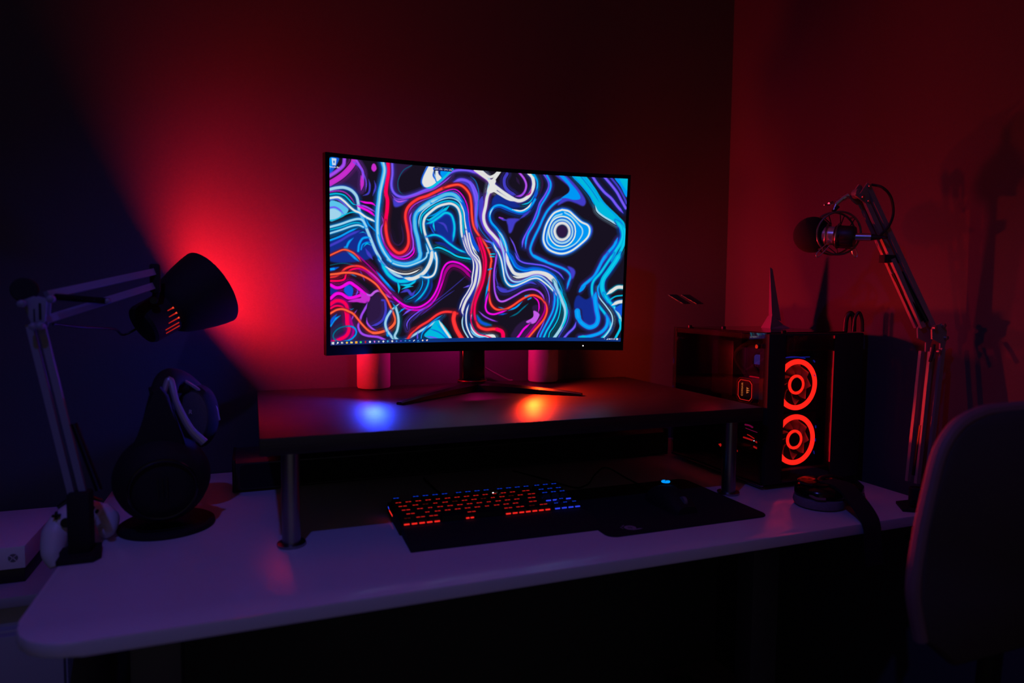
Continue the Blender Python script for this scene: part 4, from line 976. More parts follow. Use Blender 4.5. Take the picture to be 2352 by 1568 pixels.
# ------------------------------------------------------------------ computer tower
TX0, TX1, TY0, TY1, TZ0, TZ1 = 1.042, 1.318, 1.153, 1.503, DZ, 1.0775
pc = thing('computer_tower', 'cube-shaped black computer tower with red glowing fans and a glass side, right of the riser', 'computer', (1.18, 1.33, DZ))
b = MB()
b.box(TX0 + .004, TX1, TY0 + .006, TY1, TZ0 + .012, TZ0 + .030, bev=.002)            # floor of the case
b.box(TX0 + .004, TX1, TY0 + .006, TY1, TZ1 - .016, TZ1 - .004, bev=.002)            # roof
b.box(TX0 + .004, TX1, TY1 - .006, TY1, TZ0 + .012, TZ1 - .004)                       # back
b.box(1.195, 1.201, 1.235, TY1, TZ0 + .02, TZ1 - .01)                             # board tray
b.box(TX1 - .003, TX1, TY0 + .006, TY1, TZ0 + .012, TZ1 - .004)                       # right side
b.box(TX0 + .004, TX0 + .012, TY0 + .006, TY0 + .020, TZ0 + .02, TZ1 - .01)
b.build('case_frame', blk_matte, pc)
b = MB(); b.box(TX0 + .001, 1.0905, TY0 + .0005, TY0 + .022, TZ0 + .012, TZ1 - .002, bev=.002); b.build('front_pillar', blk_matte, pc)
b = MB(); b.box(1.229, TX1, TY0, TY0 + .020, TZ0 + .012, TZ1 - .002, bev=.003); b.build('front_panel', blk_matte, pc)
b = MB(); b.box(1.0905, 1.229, TY0 + .001, TY0 + .022, TZ1 - .040, TZ1 - .002, bev=.001); b.build('front_header', blk_matte, pc)
b = MB(); b.box(1.0905, 1.229, TY0 + .004, TY0 + .022, TZ0 + .012, TZ0 + .040, bev=.001); b.build('front_sill', blk_matte, pc)
b = MB(); b.box(1.088, 1.2225, TY0 - .004, TY0, TZ0 + .016, TZ1 - .006); b.build('front_glass', front_glass, pc, smooth=False)
b = MB(); b.box(1.2232, 1.2242, TY0 - .004, TY0 - .0005, TZ0 + .052, TZ1 - .042); b.build('glass_edge_glow', emit('edge_glow_red', (255, 20, 40), .42), pc)  # fan glow along the pane edge, put in as emission
b = MB(); b.box(1.2232, 1.2242, TY0 - .004, TY0 - .0005, TZ1 - .0135, TZ1 - .007); b.build('glass_edge_glow', MATS['edge_glow_red'], pc)
b = MB(); b.box(TX0 - .004, TX0, TY0 + .010, TY1 - .002, TZ0 + .014, TZ1 - .001); b.build('side_glass', side_glass, pc, smooth=False)
b = MB(); b.box(TX0 - .0045, TX0 + .001, TY0 + .004, TY1 - .006, TZ0 + .0085, TZ0 + .0115); b.build('bottom_trim', brushed, pc)
b = MB(); b.box(TX0 + .02, TX1 - .02, TY0 + .03, TY1 - .03, TZ1 - .004, TZ1); b.build('top_glass', pbr('top_panel', (10, 10, 12), .12, spec=.6), pc, smooth=False)
for x in (TX0 + .03, TX1 - .03):
    for y in (TY0 + .04, TY1 - .04):
        b = MB(); b.cyl((x, y, TZ0), (x, y, TZ0 + .0125), .012, .010, n=18); b.build('foot', blk_matte, pc)
for p, d in (((TX0 - .004, 1.478, 1.046), (-1, 0, 0)), ((TX0 - .004, 1.178, 1.047), (-1, 0, 0)), ((1.055, 1.455, TZ1 - .003), (0, 0, 1)), ((1.10, 1.378, TZ1 - .003), (0, 0, 1)), ((1.095, 1.168, TZ1 - .003), (0, 0, 1)), ((TX0 - .004, 1.478, .775), (-1, 0, 0))):
    b = MB(); q = V3(p) + V3(d) * .008; b.cyl(p, q, .0055, n=18, bev=.001); b.build('thumb_screw', dark_metal, pc)
# front fans
fan_red = emit('fan_red', (255, 34, 22), FAN_E); fan_hub = emit('fan_hub_red', (255, 36, 22), FAN_E * .8)
def fan(cx, cy, cz):
    b = MB(); n = 64
    rows = []
    for y in (cy - .012, cy + .012):
        o, i = [], []
        for k in range(n):
            t = 2 * PI * k / n; m = max(abs(math.cos(t)), abs(math.sin(t)))
            o.append(b.bm.verts.new((cx + .060 * math.cos(t) / m, y, cz + .060 * math.sin(t) / m))); i.append(b.bm.verts.new((cx + .0585 * math.cos(t), y, cz + .0585 * math.sin(t))))
        rows.append((o, i))
    b.bridge(rows[0][0], rows[0][1]); b.bridge(rows[1][0], rows[1][1]); b.bridge(rows[0][0], rows[1][0]); b.bridge(rows[0][1], rows[1][1])
    fr = b.build('fan', blk, pc)
    b = MB(); b.annulus((cx, cy - .011, cz), (0, -1, 0), .0470, .0580, .0025, 64); b.build('light_ring', fan_red, fr)
    b = MB(); b.annulus((cx, cy - .009, cz), (0, -1, 0), .0165, .0225, .0030, 48); b.build('hub_ring', fan_hub, fr)
    b = MB(); b.cyl((cx, cy - .0125, cz), (cx, cy + .010, cz), .0155, n=40, bev=.001); b.cyl((cx, cy - .008, cz), (cx, cy + .010, cz), .0212, n=40); b.build('hub', blk, fr)
    for k in range(9):
        b = MB(); a0 = 2 * PI * k / 9 + .3; L, Rr = [], []
        for j in range(9):
            t = j / 8; r = .0205 + .0275 * t; a = a0 + .55 * t; wd = (.17 + .10 * t)
            L.append(b.bm.verts.new((cx + r * math.cos(a - wd), cy - .006, cz + r * math.sin(a - wd)))); Rr.append(b.bm.verts.new((cx + r * math.cos(a + wd), cy + .007, cz + r * math.sin(a + wd))))
        for j in range(8): b.face([L[j], L[j + 1], Rr[j + 1], Rr[j]])
        bl = b.build('blade', frost, fr)
        sol = bl.modifiers.new('thickness', 'SOLIDIFY'); sol.thickness = .001
    for a in range(4):
        b = MB(); t = PI / 4 + a * PI / 2; b.tube([(cx + .015 * math.cos(t), cy + .011, cz + .015 * math.sin(t)), (cx + .059 * math.cos(t), cy + .011, cz + .059 * math.sin(t))], .002, n=6); b.build('strut', blk, fr)
fan(1.1475, 1.190, .9585); fan(1.1475, 1.190, .8325)
b = MB(); b.box(1.088, 1.208, 1.204, 1.232, .765, 1.030, bev=.001)
b.build('radiator', blk_matte, pc)
# innards seen through the side glass
b = MB(); b.box(1.190, 1.195, 1.235, 1.49, .775, 1.055); b.build('motherboard', pcb, pc)
b = MB(); b.box(1.150, 1.190, 1.40, 1.485, .90, 1.045, bev=.004); b.build('board_shroud', blk, pc)
violet = emit('violet_strip', (96, 64, 255), .30)
for y0, y1, z0, z1 in ((1.4085, 1.4145, .938, .980), (1.3140, 1.3170, .885, .985), (1.5085 - .03, 1.5100 - .03, .938, .982)):
    b = MB(); b.box(1.166, 1.172, y0, y1, z0, z1); b.build('light_strip', violet, pc)
for k, y in enumerate((1.256, 1.264, 1.272, 1.280)):
    b = MB(); b.box(1.120, 1.186, y, y + .004, .990, 1.018, bev=.0006); b.build('memory_module', pbr('memory_blue%d' % k, (90, 100, 190), .35, metal=.5), pc)
b = MB(); b.box(1.1180, 1.1186, 1.2525, 1.2850, .9960, 1.0195); b.build('clear_clip', emit('clip_violet', (80, 78, 220), .28), pc)
def octo(cy, cz, r, c): return [(cy + sx * x, cz + sy * y) for x, y, sx, sy in ((r, r - c, 1, 1), (r - c, r, 1, 1), (r - c, r, -1, 1), (r, r - c, -1, 1), (r, r - c, -1, -1), (r - c, r, -1, -1), (r - c, r, 1, -1), (r, r - c, 1, -1))]
PX, PY, PZ = 1.130, 1.327, .927
b = MB(); b.prism(octo(PY, PZ, .0300, .010), (PX, 0, 0), (0, 1, 0), (0, 0, 1), (.040, 0, 0), bev=.0015); pump = b.build('pump_block', violet_rim, pc)
b = MB(); b.prism(octo(PY, PZ, .0285, .0095), (PX - .0006, 0, 0), (0, 1, 0), (0, 0, 1), (.0007, 0, 0)); b.build('pump_face', blk_gloss, pump)
ringm = emit('pump_red', (255, 40, 34), 1.1); rimm = emit('pump_rim', (255, 12, 44), .7)
def octo_ring(name, r, c, w, x, mat, h=.0008):
    b = MB(); A, B = octo(PY, PZ, r, c), octo(PY, PZ, r - w, c * .92)
    L = [[b.bm.verts.new((xx, y, z)) for y, z in P] for xx, P in ((x, A), (x, B), (x - h, B), (x - h, A))]
    for i in range(4): b.bridge(L[i], L[(i + 1) % 4])
    return b.build(name, mat, pump)
octo_ring('ring_light', .0250, .0085, .0014, PX - .0007, ringm)
octo_ring('rim_light', .0318, .011, .0022, PX + .034, rimm, .004)
octo_ring('front_rim_light', .0300, .010, .0011, PX - .0004, pbr('red_tint_rim', (150, 20, 40), .3), .0012)
# sails emblem and the lettering, turned a quarter as the block is mounted
glow = emit('emblem_glow', (255, 150, 70), 1.0)
for k, (w, h, dy) in enumerate(((.0045, .014, -.0040), (.0035, .0185, .0005), (.003, .014, .0042))):
    b = MB(); b.prism([(PY - .006 - .0, PZ - .0075 + k * .0055), (PY - .006 - h * .62, PZ - .0035 + k * .0042), (PY - .006, PZ - .0028 + k * .0055)], (PX - .0008, 0, 0), (0, 1, 0), (0, 0, 1), (-.0004, 0, 0)); b.build('sail_emblem', glow, pump)
text_part('CORSAIR', 'pump_lettering', .0082, glow, pump, axes((PX - .0012, PY + .0095, PZ + .001), (0, 0, 1), (0, 1, 0)))
# graphics card under the riser line
b = MB(); b.box(1.064, 1.180, 1.255, 1.485, .770, .806, bev=.003); gpu = b.build('graphics_card', blk, pc)
gl = emit('card_red', (255, 36, 30), .9)
text_part('REPUBLIC OF GAMERS', 'card_lettering', .0056, gl, gpu, axes((1.0634, 1.295, .7925), (0, -1, 0), (0, 0, 1)), align='CENTER')
b = MB(); b.prism([(1.3385, .795), (1.3295, .7985), (1.3265, .7945), (1.3300, .7895), (1.3345, .7920)], (1.0636, 0, 0), (0, 1, 0), (0, 0, 1), (-.0003, 0, 0)); b.build('card_emblem', gl, gpu)
red_glint = emit('cable_glow_red', (255, 30, 34), .75); mag = emit('cable_glow_magenta', (200, 10, 110), .45)  # red and magenta light on the cables, given by their own emission
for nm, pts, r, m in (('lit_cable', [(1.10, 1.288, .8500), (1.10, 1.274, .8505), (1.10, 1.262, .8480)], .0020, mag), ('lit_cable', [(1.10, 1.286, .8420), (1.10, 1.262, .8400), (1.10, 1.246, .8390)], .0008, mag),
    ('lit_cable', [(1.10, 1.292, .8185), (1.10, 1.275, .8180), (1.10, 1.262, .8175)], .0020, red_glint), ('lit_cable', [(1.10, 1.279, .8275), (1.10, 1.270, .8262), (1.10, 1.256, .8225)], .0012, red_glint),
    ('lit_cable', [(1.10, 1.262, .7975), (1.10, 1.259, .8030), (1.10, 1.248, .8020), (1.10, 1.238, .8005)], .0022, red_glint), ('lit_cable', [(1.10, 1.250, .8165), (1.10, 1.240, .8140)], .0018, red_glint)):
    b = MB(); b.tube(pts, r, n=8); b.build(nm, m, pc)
b = MB(); b.ball((1.098, 1.2535, .8178), .0016, 10, 6); b.build('status_light', emit('status_white', (235, 235, 255), 1.2), pc)
blue_in = emit('inside_blue', (50, 60, 255), .45)  # blue glints drawn as thin emissive strands
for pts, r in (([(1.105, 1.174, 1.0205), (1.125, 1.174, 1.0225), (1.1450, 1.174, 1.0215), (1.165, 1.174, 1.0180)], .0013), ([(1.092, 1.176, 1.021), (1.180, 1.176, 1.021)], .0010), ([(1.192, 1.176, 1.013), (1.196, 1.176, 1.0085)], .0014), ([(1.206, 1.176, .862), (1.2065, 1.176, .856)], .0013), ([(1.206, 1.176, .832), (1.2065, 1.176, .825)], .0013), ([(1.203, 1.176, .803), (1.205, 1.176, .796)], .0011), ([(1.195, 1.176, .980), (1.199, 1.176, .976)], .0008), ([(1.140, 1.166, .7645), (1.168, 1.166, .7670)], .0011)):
    b = MB(); b.tube(pts, r, n=6); b.build('blue_glint_strand', blue_in, pc)
for pts in ([(1.16, 1.30, .955), (1.13, 1.30, 1.00), (1.12, 1.27, 1.03), (1.13, 1.235, 1.03)], [(1.16, 1.355, .955), (1.125, 1.36, 1.01), (1.115, 1.30, 1.045), (1.125, 1.235, 1.045)]):
    b = MB(); b.tube(pts, .0055, n=10); b.build('coolant_hose', blk_soft, pc)

# wireless antenna on the tower
an = thing('wireless_antenna', 'fin-shaped wireless antenna standing on top of the computer tower', 'antenna', (1.245, 1.362, TZ1))
b = MB()
T = [(1.1775, 1.3250, 1.2290), (1.1885, 1.3250, 1.2255)]
lo = [(1.1850, 1.3180, 1.1080), (1.2250, 1.3290, 1.0930), (1.2330, 1.3420, 1.0960), (1.1920, 1.3380, 1.1060)]
hi = [(1.1775, 1.3235, 1.2300), (1.1850, 1.3245, 1.2270), (1.1895, 1.3265, 1.2250), (1.1815, 1.3265, 1.2280)]
A = [b.bm.verts.new(p) for p in lo]; B = [b.bm.verts.new(p) for p in hi]; b.bridge(A, B); b.face(A[::-1]); b.face(B)
shift(b, (.046, .037, .002)).build('fin', pbr('antenna_shell', (120, 118, 120), .55), an, smooth=False)
b = MB()
base = [b.bm.verts.new(p) for p in ((1.170, 1.306, TZ1), (1.246, 1.318, TZ1), (1.250, 1.352, TZ1), (1.186, 1.358, TZ1))]
top = [b.bm.verts.new(p) for p in ((1.1835, 1.316, 1.1130), (1.2300, 1.326, 1.0850), (1.2335, 1.342, 1.0870), (1.1930, 1.342, 1.1080))]
b.bridge(base, top); b.face(base[::-1]); b.face(top)
shift(b, (.046, .037, 0)).build('wedge_foot', MATS['antenna_shell'], an, smooth=False)
# cables looping up behind the tower
for k, (pts, lb) in enumerate((([(1.294, 1.186, 1.0775), (1.295, 1.184, 1.108), (1.301, 1.180, 1.1205), (1.308, 1.176, 1.110), (1.309, 1.175, 1.0775)], 'thick black cable arching over the top of the tower, the left one'), ([(1.300, 1.168, 1.0775), (1.302, 1.166, 1.110), (1.309, 1.162, 1.1220), (1.315, 1.158, 1.105), (1.316, 1.157, 1.0775)], 'thinner black cable arching over the top of the tower, right of the thick one'))):
    b = MB(); b.tube(pts, (.0055, .0036)[k], n=10); tag(b.build('looped_cable', cable_m), lb, 'cable', 'cables looping over the tower')

# ------------------------------------------------------------------ microphone boom arm
ba = thing('boom_arm', 'black jointed microphone arm clamped to the right end of the desk', 'microphone arm', (1.262, .955, DZ))
b = MB(); b.prism([(1.205, .946), (1.222, .934), (1.300, .925), (1.318, .940), (1.318, .985), (1.240, .990)], (0, 0, DZ), (1, 0, 0), (0, 1, 0), (0, 0, .006), bev=.001)
b.box(1.3185, 1.326, .93, .98, .665, DZ + .006, bev=.001); b.box(1.25, 1.326, .935, .975, .660, .667, bev=.001)
b.cyl((1.275, .955, .667), (1.275, .955, .712), .0045, n=10); b.cyl((1.275, .955, .703), (1.275, .955, .7105), .013, n=16)
b.cyl((1.245, .950, DZ + .004), (1.245, .950, .775), .013, n=20, bev=.002)
b.build('clamp', blk_matte, ba)
b = MB(); b.cyl((1.222, .940, DZ + .017), (1.236, .946, DZ + .017), .004, n=12); b.cyl((1.262, .938, .762), (1.252, .944, .762), .006, n=14); b.build('clamp_screw', dark_metal, ba)
dy = .012
low = [((1.2797, .9595, 1.0474), (1.2375, .9430, .785)), ((1.3020, .9514, 1.0547), (1.2570, .9360, .785))]
for p, q in low:
    for o in (0, .020):
        b = MB(); bar(b, V3(p) + V3((0, o, 0)), V3(q) + V3((0, o, 0)), .0052, .003); b.build('lower_arm', boom_m, ba)
b = MB(); b.cyl((1.2555, .953, .900), (1.2385, .950, .800), .0055, n=10); b.build('spring', dark_metal, ba)
up = [((1.1908, 1.0534, 1.3574), (1.2795, .9791, 1.0959)), ((1.1954, 1.0536, 1.3863), (1.2979, .9723, 1.0997))]
for p, q in up:
    for o in (0, .018):
        b = MB(); bar(b, V3(p) + V3((o * .35, o, 0)), V3(q) + V3((o * .35, o, 0)), .0062, .003); b.build('upper_arm', boom_m, ba)
b = MB(); b.cyl((1.2400, 1.018, 1.2080), (1.2780, .984, 1.1080), .0068, n=12); b.cyl((1.2500, 1.014, 1.2080), (1.2880, .979, 1.1080), .0068, n=12); b.build('spring', dark_metal, ba)
b = MB(); b.box(1.2080, 1.2550, 1.016, 1.030, 1.2280, 1.2440, bev=.001, M=None); b.build('cable_strap', blk_soft, ba)
b = MB(); E5 = [(1.2700, 1.0930), (1.2760, 1.1010), (1.2990, 1.1060), (1.3130, 1.0900), (1.3135, 1.0700), (1.3060, 1.0480), (1.2960, 1.0450), (1.2960, 1.0650), (1.2720, 1.0740)]
b.prism(E5, (0, .952, 0), (1, 0, 0), (0, 0, 1), (0, .003, 0)); b.prism(E5, (0, .983, 0), (1, 0, 0), (0, 0, 1), (0, .003, 0))
eb = b.build('elbow_bracket', boom_m, ba)
for x, z in ((1.2750, 1.0965), (1.3090, 1.0760), (1.2900, 1.0490), (1.3000, 1.1010)):
    b = MB(); b.lathe([(.001, -.006), (.0042, -.005), (.0050, 0), (.004, .001)], (x, .952, z), (0, 1, 0), n=14); b.build('joint_screw', chrome, ba)
b = MB(); b.tube([(1.2750, .950, 1.063), (1.2660, .946, 1.045), (1.2580, .944, 1.030)], .0032, n=8); b.build('elbow_lever', blk, ba)
b = MB(); b.prism([(1.1720, 1.3700), (1.1890, 1.3930), (1.1990, 1.3900), (1.1960, 1.3520), (1.1880, 1.3500), (1.1560, 1.3660)], (0, 1.049, 0), (1, 0, 0), (0, 0, 1), (0, .003, 0), bev=.0005)
b.prism([(1.1720, 1.3700), (1.1890, 1.3930), (1.1990, 1.3900), (1.1960, 1.3520), (1.1880, 1.3500), (1.1560, 1.3660)], (0, 1.070, 0), (1, 0, 0), (0, 0, 1), (0, .003, 0), bev=.0005)
b.cyl((1.176, 1.056, 1.371), (1.176, 1.068, 1.371), .010, n=16)
b.build('end_bracket', boom_m, ba)
for x, z in ((1.1930, 1.3860), (1.1925, 1.3560), (1.1760, 1.3630)):
    b = MB(); b.lathe([(.001, -.005), (.0036, -.004), (.0042, 0), (.003, .001)], (x, 1.049, z), (0, 1, 0), n=14); b.build('joint_screw', chrome, ba)
b = MB(); b.cyl((1.1660, 1.0750, 1.3690), (1.1560, 1.0805, 1.3620), .0062, n=18); b.cyl((1.1570, 1.0800, 1.3630), (1.1440, 1.0860, 1.3500), .0050, n=16); b.cyl((1.1480, 1.0860, 1.3560), (1.1410, 1.0870, 1.3380), .0048, n=16)
b.build('swivel', chrome, ba)
b = MB(); b.cyl((1.1370, 1.0865, 1.3540), (1.1270, 1.0865, 1.3500), .0035, n=12); b.box(1.1130, 1.1290, 1.0850, 1.0880, 1.3465, 1.3500, bev=.0008); b.build('swivel_lever', chrome, ba)

# microphone in its shock mount
mic = thing('microphone', 'studio microphone with black foam ball in a round shock mount', 'microphone', (1.145, 1.09, 1.285))
ax = (V3((1.1515, 1.0684, 1.2798)) - V3((1.1383, 1.1387, 1.2904))).normalized()
ax = V3((.52, -.84, -.10)).normalized()
mc = V3((1.1490, 1.0860, 1.2850))
bc = V3((1.1310, 1.1330, 1.2905))
b = MB(); b.ball(bc, .0385, 32, 20); b.build('foam_windscreen', foam, mic)
b = MB(); b.lathe([(.018, -.045), (.0195, -.040), (.0195, .018), (.018, .021)], mc, ax, n=36); b.build('body', pbr('mic_body', (215, 192, 182), .3, metal=.6), mic)
b = MB(); b.lathe([(.0215, -.012), (.0225, -.010), (.0225, .022), (.0200, .026), (.012, .028)], mc + ax * .010, ax, n=36); b.build('grip_collar', blk, mic)
pa = V3((.62, -.78, -.06)).normalized(); p0 = mc + ax * .036
b = MB(); b.cyl(p0, p0 + pa * .030, .0078, n=22); plug = b.build('plug', chrome, mic)
b = MB(); b.cyl(p0 + pa * .030, p0 + pa * .048, .0070, .0040, n=18); b.build('plug_boot', blk, plug)
rc = V3((1.1520, 1.0820, 1.2905)); ra = V3((-.42, -.90, -.06)).normalized()
b = MB(); b.torus(rc, ra, .0445, .0022, n=56, k=8); b.torus(rc - ra * .030, ra, .0445, .0022, n=56, k=8)
a_, b_ = b.frame(ra)
for k in range(4):
    t = PI / 4 + k * PI / 2; e = a_ * math.cos(t) + b_ * math.sin(t)
    b.tube([rc + e * .0445, rc + e * .047 - ra * .015, rc + e * .0445 - ra * .030], .0018, n=6)
b.build('shock_ring', pbr('mount_metal', (128, 120, 120), .3, metal=.8), mic)
b = MB(); b.torus(mc + ax * .004, ax, .0255, .0018, n=40, k=6); b.torus(mc - ax * .016, ax, .0255, .0018, n=40, k=6); b.build('inner_cradle', MATS['mount_metal'], mic)
b = MB()
for k in range(8):
    t = 2 * PI * k / 8; e = a_ * math.cos(t) + b_ * math.sin(t); e2 = a_ * math.cos(t + .5) + b_ * math.sin(t + .5)
    b.tube([rc + e * .0445, mc + e2 * .0255 - ax * .004, rc - ra * .030 + e2 * .0445], .0011, n=5, smooth=False)
b.build('elastic_cord', blk_soft, mic)
for pts in ([rc + V3((-.028, 0, -.020)), rc + V3((-.046, .004, -.036)), rc + V3((-.0535, .006, -.046)), rc + V3((-.048, .004, -.050)), rc + V3((-.024, 0, -.026))], [rc + V3((.026, -.008, -.022)), rc + V3((.030, -.010, -.042)), rc + V3((.038, -.012, -.050)), rc + V3((.040, -.012, -.040)), rc + V3((.030, -.010, -.020))]):
    b = MB(); b.tube(pts, .0011, n=6); b.build('wire_clip', chrome, mic)
b = MB(); b.tube([rc + V3((-.012, .006, .0445)), rc + V3((-.009, .001, .052)), rc + V3((-.006, -.001, .056))], .004, n=8); b.build('hanger', dark_metal, mic)
mcb = thing('microphone_cable', 'black cable looping from the microphone plug up to the top of the boom arm', 'cable', (1.22, 1.02, 1.27))
b = MB(); e = p0 + pa * .046
b.tube([e, e + pa * .012, (1.2060, 1.0260, 1.2835), (1.2200, 1.0200, 1.3020), (1.2310, 1.0200, 1.3300), (1.2270, 1.0240, 1.3620), (1.2120, 1.0320, 1.3820), (1.2020, 1.0500, 1.3900)], .0026, n=8); b.build('cable', cable_m, mcb)

# ------------------------------------------------------------------ headset lying on the desk
hd = thing('headset', 'black headset lying before the tower, headband hanging over the desk edge', 'headset', (1.09, 1.03, DZ))
hc = V3((1.078, 1.035, DZ))
b = MB(); b.lathe([(.040, .001), (.047, .003), (.050, .010), (.0485, .019), (.045, .022)], hc, n=48, sy=1.0); b.build('ear_cushion', pbr('cushion_grey', (120, 116, 124), .85, noise=.15, scale=400, bump=.3), hd)
b = MB(); b.lathe([(.044, .021), (.0475, .024), (.0475, .033), (.042, .041), (.032, .046), (.018, .0485), (.001, .049)], hc, n=48); b.build('ear_cup', blk_gloss, hd)
b = MB(); b.lathe([(.030, .0465), (.034, .046), (.035, .049), (.030, .052), (.001, .054)], hc + V3((-.004, .006, 0)), n=40); b.build('cup_cover', blk_gloss, hd)
h2 = V3((1.152, 1.045, DZ))
b = MB(); b.lathe([(.030, .002), (.040, .004), (.043, .014), (.041, .022)], h2, n=40); b.build('ear_cushion', MATS['cushion_grey'], hd)
b = MB(); b.lathe([(.039, .021), (.041, .026), (.040, .035), (.030, .044), (.001, .047)], h2, n=40); b.build('ear_cup', blk_gloss, hd)
b = MB()
path = spline([V3(p) for p in ((1.085, 1.025, .782), (1.105, 1.000, .776), (1.098, .962, .760), (1.090, .930, .742), (1.083, .912, .725), (1.080, .905, .690), (1.086, .905, .655))], 6)
rows = []
for p in path:
    w = .024
    rows.append([b.bm.verts.new(p + V3(q)) for q in ((-w, -.002, .003), (w, .002, .003), (w, .002, -.003), (-w, -.002, -.003))])
for A, B in zip(rows, rows[1:]): b.bridge(A, B)
b.face(rows[0][::-1]); b.face(rows[-1])
b.build('headband', blk_soft, hd)
b = MB(); b.tube([(1.060, 1.020, .775), (1.085, 1.040, .784), (1.120, 1.044, .785), (1.150, 1.045, .778)], .005, n=10, flat=.6); b.build('yoke', blk, hd)
b = MB(); b.tube([(1.036, 1.018, .760), (1.039, 1.003, .757), (1.052, .9935, .757)], .0028, n=8); b.build('cup_trim', chair_pipe, hd)

# ------------------------------------------------------------------ mouse pad, mouse
mp = thing('mouse_pad', 'black cloth mouse pad lying right of the keyboard', 'mouse pad', (.77, 1.15, DZ))
b = MB(); b.prism(rrect(.578, .930, 1.012, 1.292, .018), (0, 0, DZ), (1, 0, 0), (0, 1, 0), (0, 0, .003), bev=.0006); b.build('cloth', blk_soft, mp)
print_m = pbr('logo_print', (150, 146, 150), .8)
b = MB(); lc = V3((.636, 1.040, DZ + .0032))
b.annulus(lc, (0, 0, 1), .0042, .0112, .0002, 28); b.annulus(lc, (0, 0, 1), .0015, .0028, .0002, 16)
for a, r, s in ((2.3, .0145, .0022), (2.75, .0165, .0018), (1.9, .0160, .0014), (3.1, .0150, .0013)):
    b.cyl(lc + V3((r * math.cos(a), r * math.sin(a), 0)), lc + V3((r * math.cos(a), r * math.sin(a), .0002)), s, n=10)
b.prism([(-.002, -.010), (.014, -.008), (.020, -.0105), (.014, -.0125), (-.002, -.0135)], lc, (1, 0, 0), (0, 1, 0), (0, 0, .0002)); b.build('printed_logo', print_m, mp)
ms = thing('computer_mouse', 'black computer mouse with a glowing blue letter mark, on the mouse pad', 'mouse', (.783, 1.130, DZ + .003))
b = MB(); sec = []
for t, w, h in ((0, .014, .010), (.06, .024, .018), (.2, .0305, .031), (.4, .0320, .0385), (.6, .0300, .0360), (.8, .0290, .0270), (.94, .0265, .0180), (1, .022, .0140)):
    y = 1.192 - .122 * t; ring = []
    for k in range(20):
        a = 2 * PI * k / 20; cx, cz = math.cos(a), math.sin(a)
        sx = math.copysign(abs(cx) ** .75, cx); z = h * max(cz, 0) ** .8 if cz > 0 else 0
        ring.append(b.bm.verts.new((.783 + w * sx, y, DZ + .0032 + (z if cz > 0 else .0))))
    sec.append(ring)
for A, B in zip(sec, sec[1:]): b.bridge(A, B)
b.face(sec[0][::-1]); b.face(sec[-1]); b.build('shell', blk_matte, ms, angle=50)
b = MB(); b.cyl((.7795, 1.086, .7535), (.7865, 1.086, .7535), .0095, n=20); b.build('scroll_wheel', grey_pl, ms)
for x0, x1 in ((.7575, .7785), (.7875, .8085)):
    b = MB(); b.prism([(x0 + .002, 1.0705), (x1 - .002, 1.0705), (x1, 1.118), (x0, 1.118)], (0, 0, .7545), (1, 0, 0), (0, 1, .36), (0, 0, .0016), bev=.0006); b.build('button', blk, ms)
lgm = emit('mouse_blue', (0, 150, 255), 1.0)
def glyph(P, c, r, parent, name, mat, sc=1.0):
    b = MB(); b.tube([V3((c[0] + x * sc, c[1] + y * sc, c[2] + z)) for x, y, z in P], r, n=6, smooth=False); return b.build(name, mat, parent)
arc = [(.0078 * math.cos(math.radians(a)), .0070 * math.sin(math.radians(a)), 0) for a in range(70, 345, 15)]
glyph(arc + [(.0078, .0012, 0), (.0012, .0012, 0)], (.7905, 1.1580, .7735), .0017, ms, 'logo_light', lgm)
b = MB(); b.tube([(.783, 1.192, .741), (.787, 1.225, .738), (.800, 1.262, .7345), (.782, 1.300, .745), (.752, 1.338, .762), (.720, 1.330, .752), (.690, 1.302, .742), (.676, 1.300, .7365), (.655, 1.31, .7325), (.62, 1.40, .7322), (.58, 1.49, .732)], .0019, n=8); b.build('cable', cable_m, ms)

# ------------------------------------------------------------------ keyboard
KX, KY, KROT = .232, 1.063, math.radians(-1.3)
kb = thing('keyboard', 'black keyboard with red and blue lit keys and a wrist rest', 'keyboard', (KX, KY, DZ), KROT)
KM = Matrix.Translation((KX, KY, DZ)) @ Matrix.Rotation(KROT, 4, 'Z')
def kbuild(m, name, mat, parent=None, **k):
    bmesh.ops.transform(m.bm, matrix=KM, verts=m.bm.verts); return m.build(name, mat, parent or kb, **k)
b = MB(); b.prism([(.082, .004), (.206, .004), (.208, .008), (.208, .0225), (.204, .0245), (.086, .0155), (.082, .0125)], (0, 0, 0), (0, 1, 0), (0, 0, 1), (.358, 0, 0), bev=.001); kbuild(b, 'case', blk_matte)
b = MB(); b.prism([(0, 0), (.080, 0), (.080, .0150), (.070, .0165), (.020, .0140), (.004, .008), (0, .003)], (.004, 0, 0), (0, 1, 0), (0, 0, 1), (.350, 0, 0), bev=.0015); kbuild(b, 'wrist_rest', blk_soft)
for x in (.02, .32):
    b = MB(); b.box(x, x + .02, .095, .20, 0, .005); kbuild(b, 'foot', blk)
key_red = emit('key_red', (255, 40, 36), .5); key_blue = emit('key_blue', (20, 70, 255), .5); key_dim = emit('key_dim_red', (150, 32, 26), .16)
U = .01905
slope = math.atan2(.0245 - .0155, .118)
def kz(y): return .0160 + (y - .086) * .0763
PROTO = {}
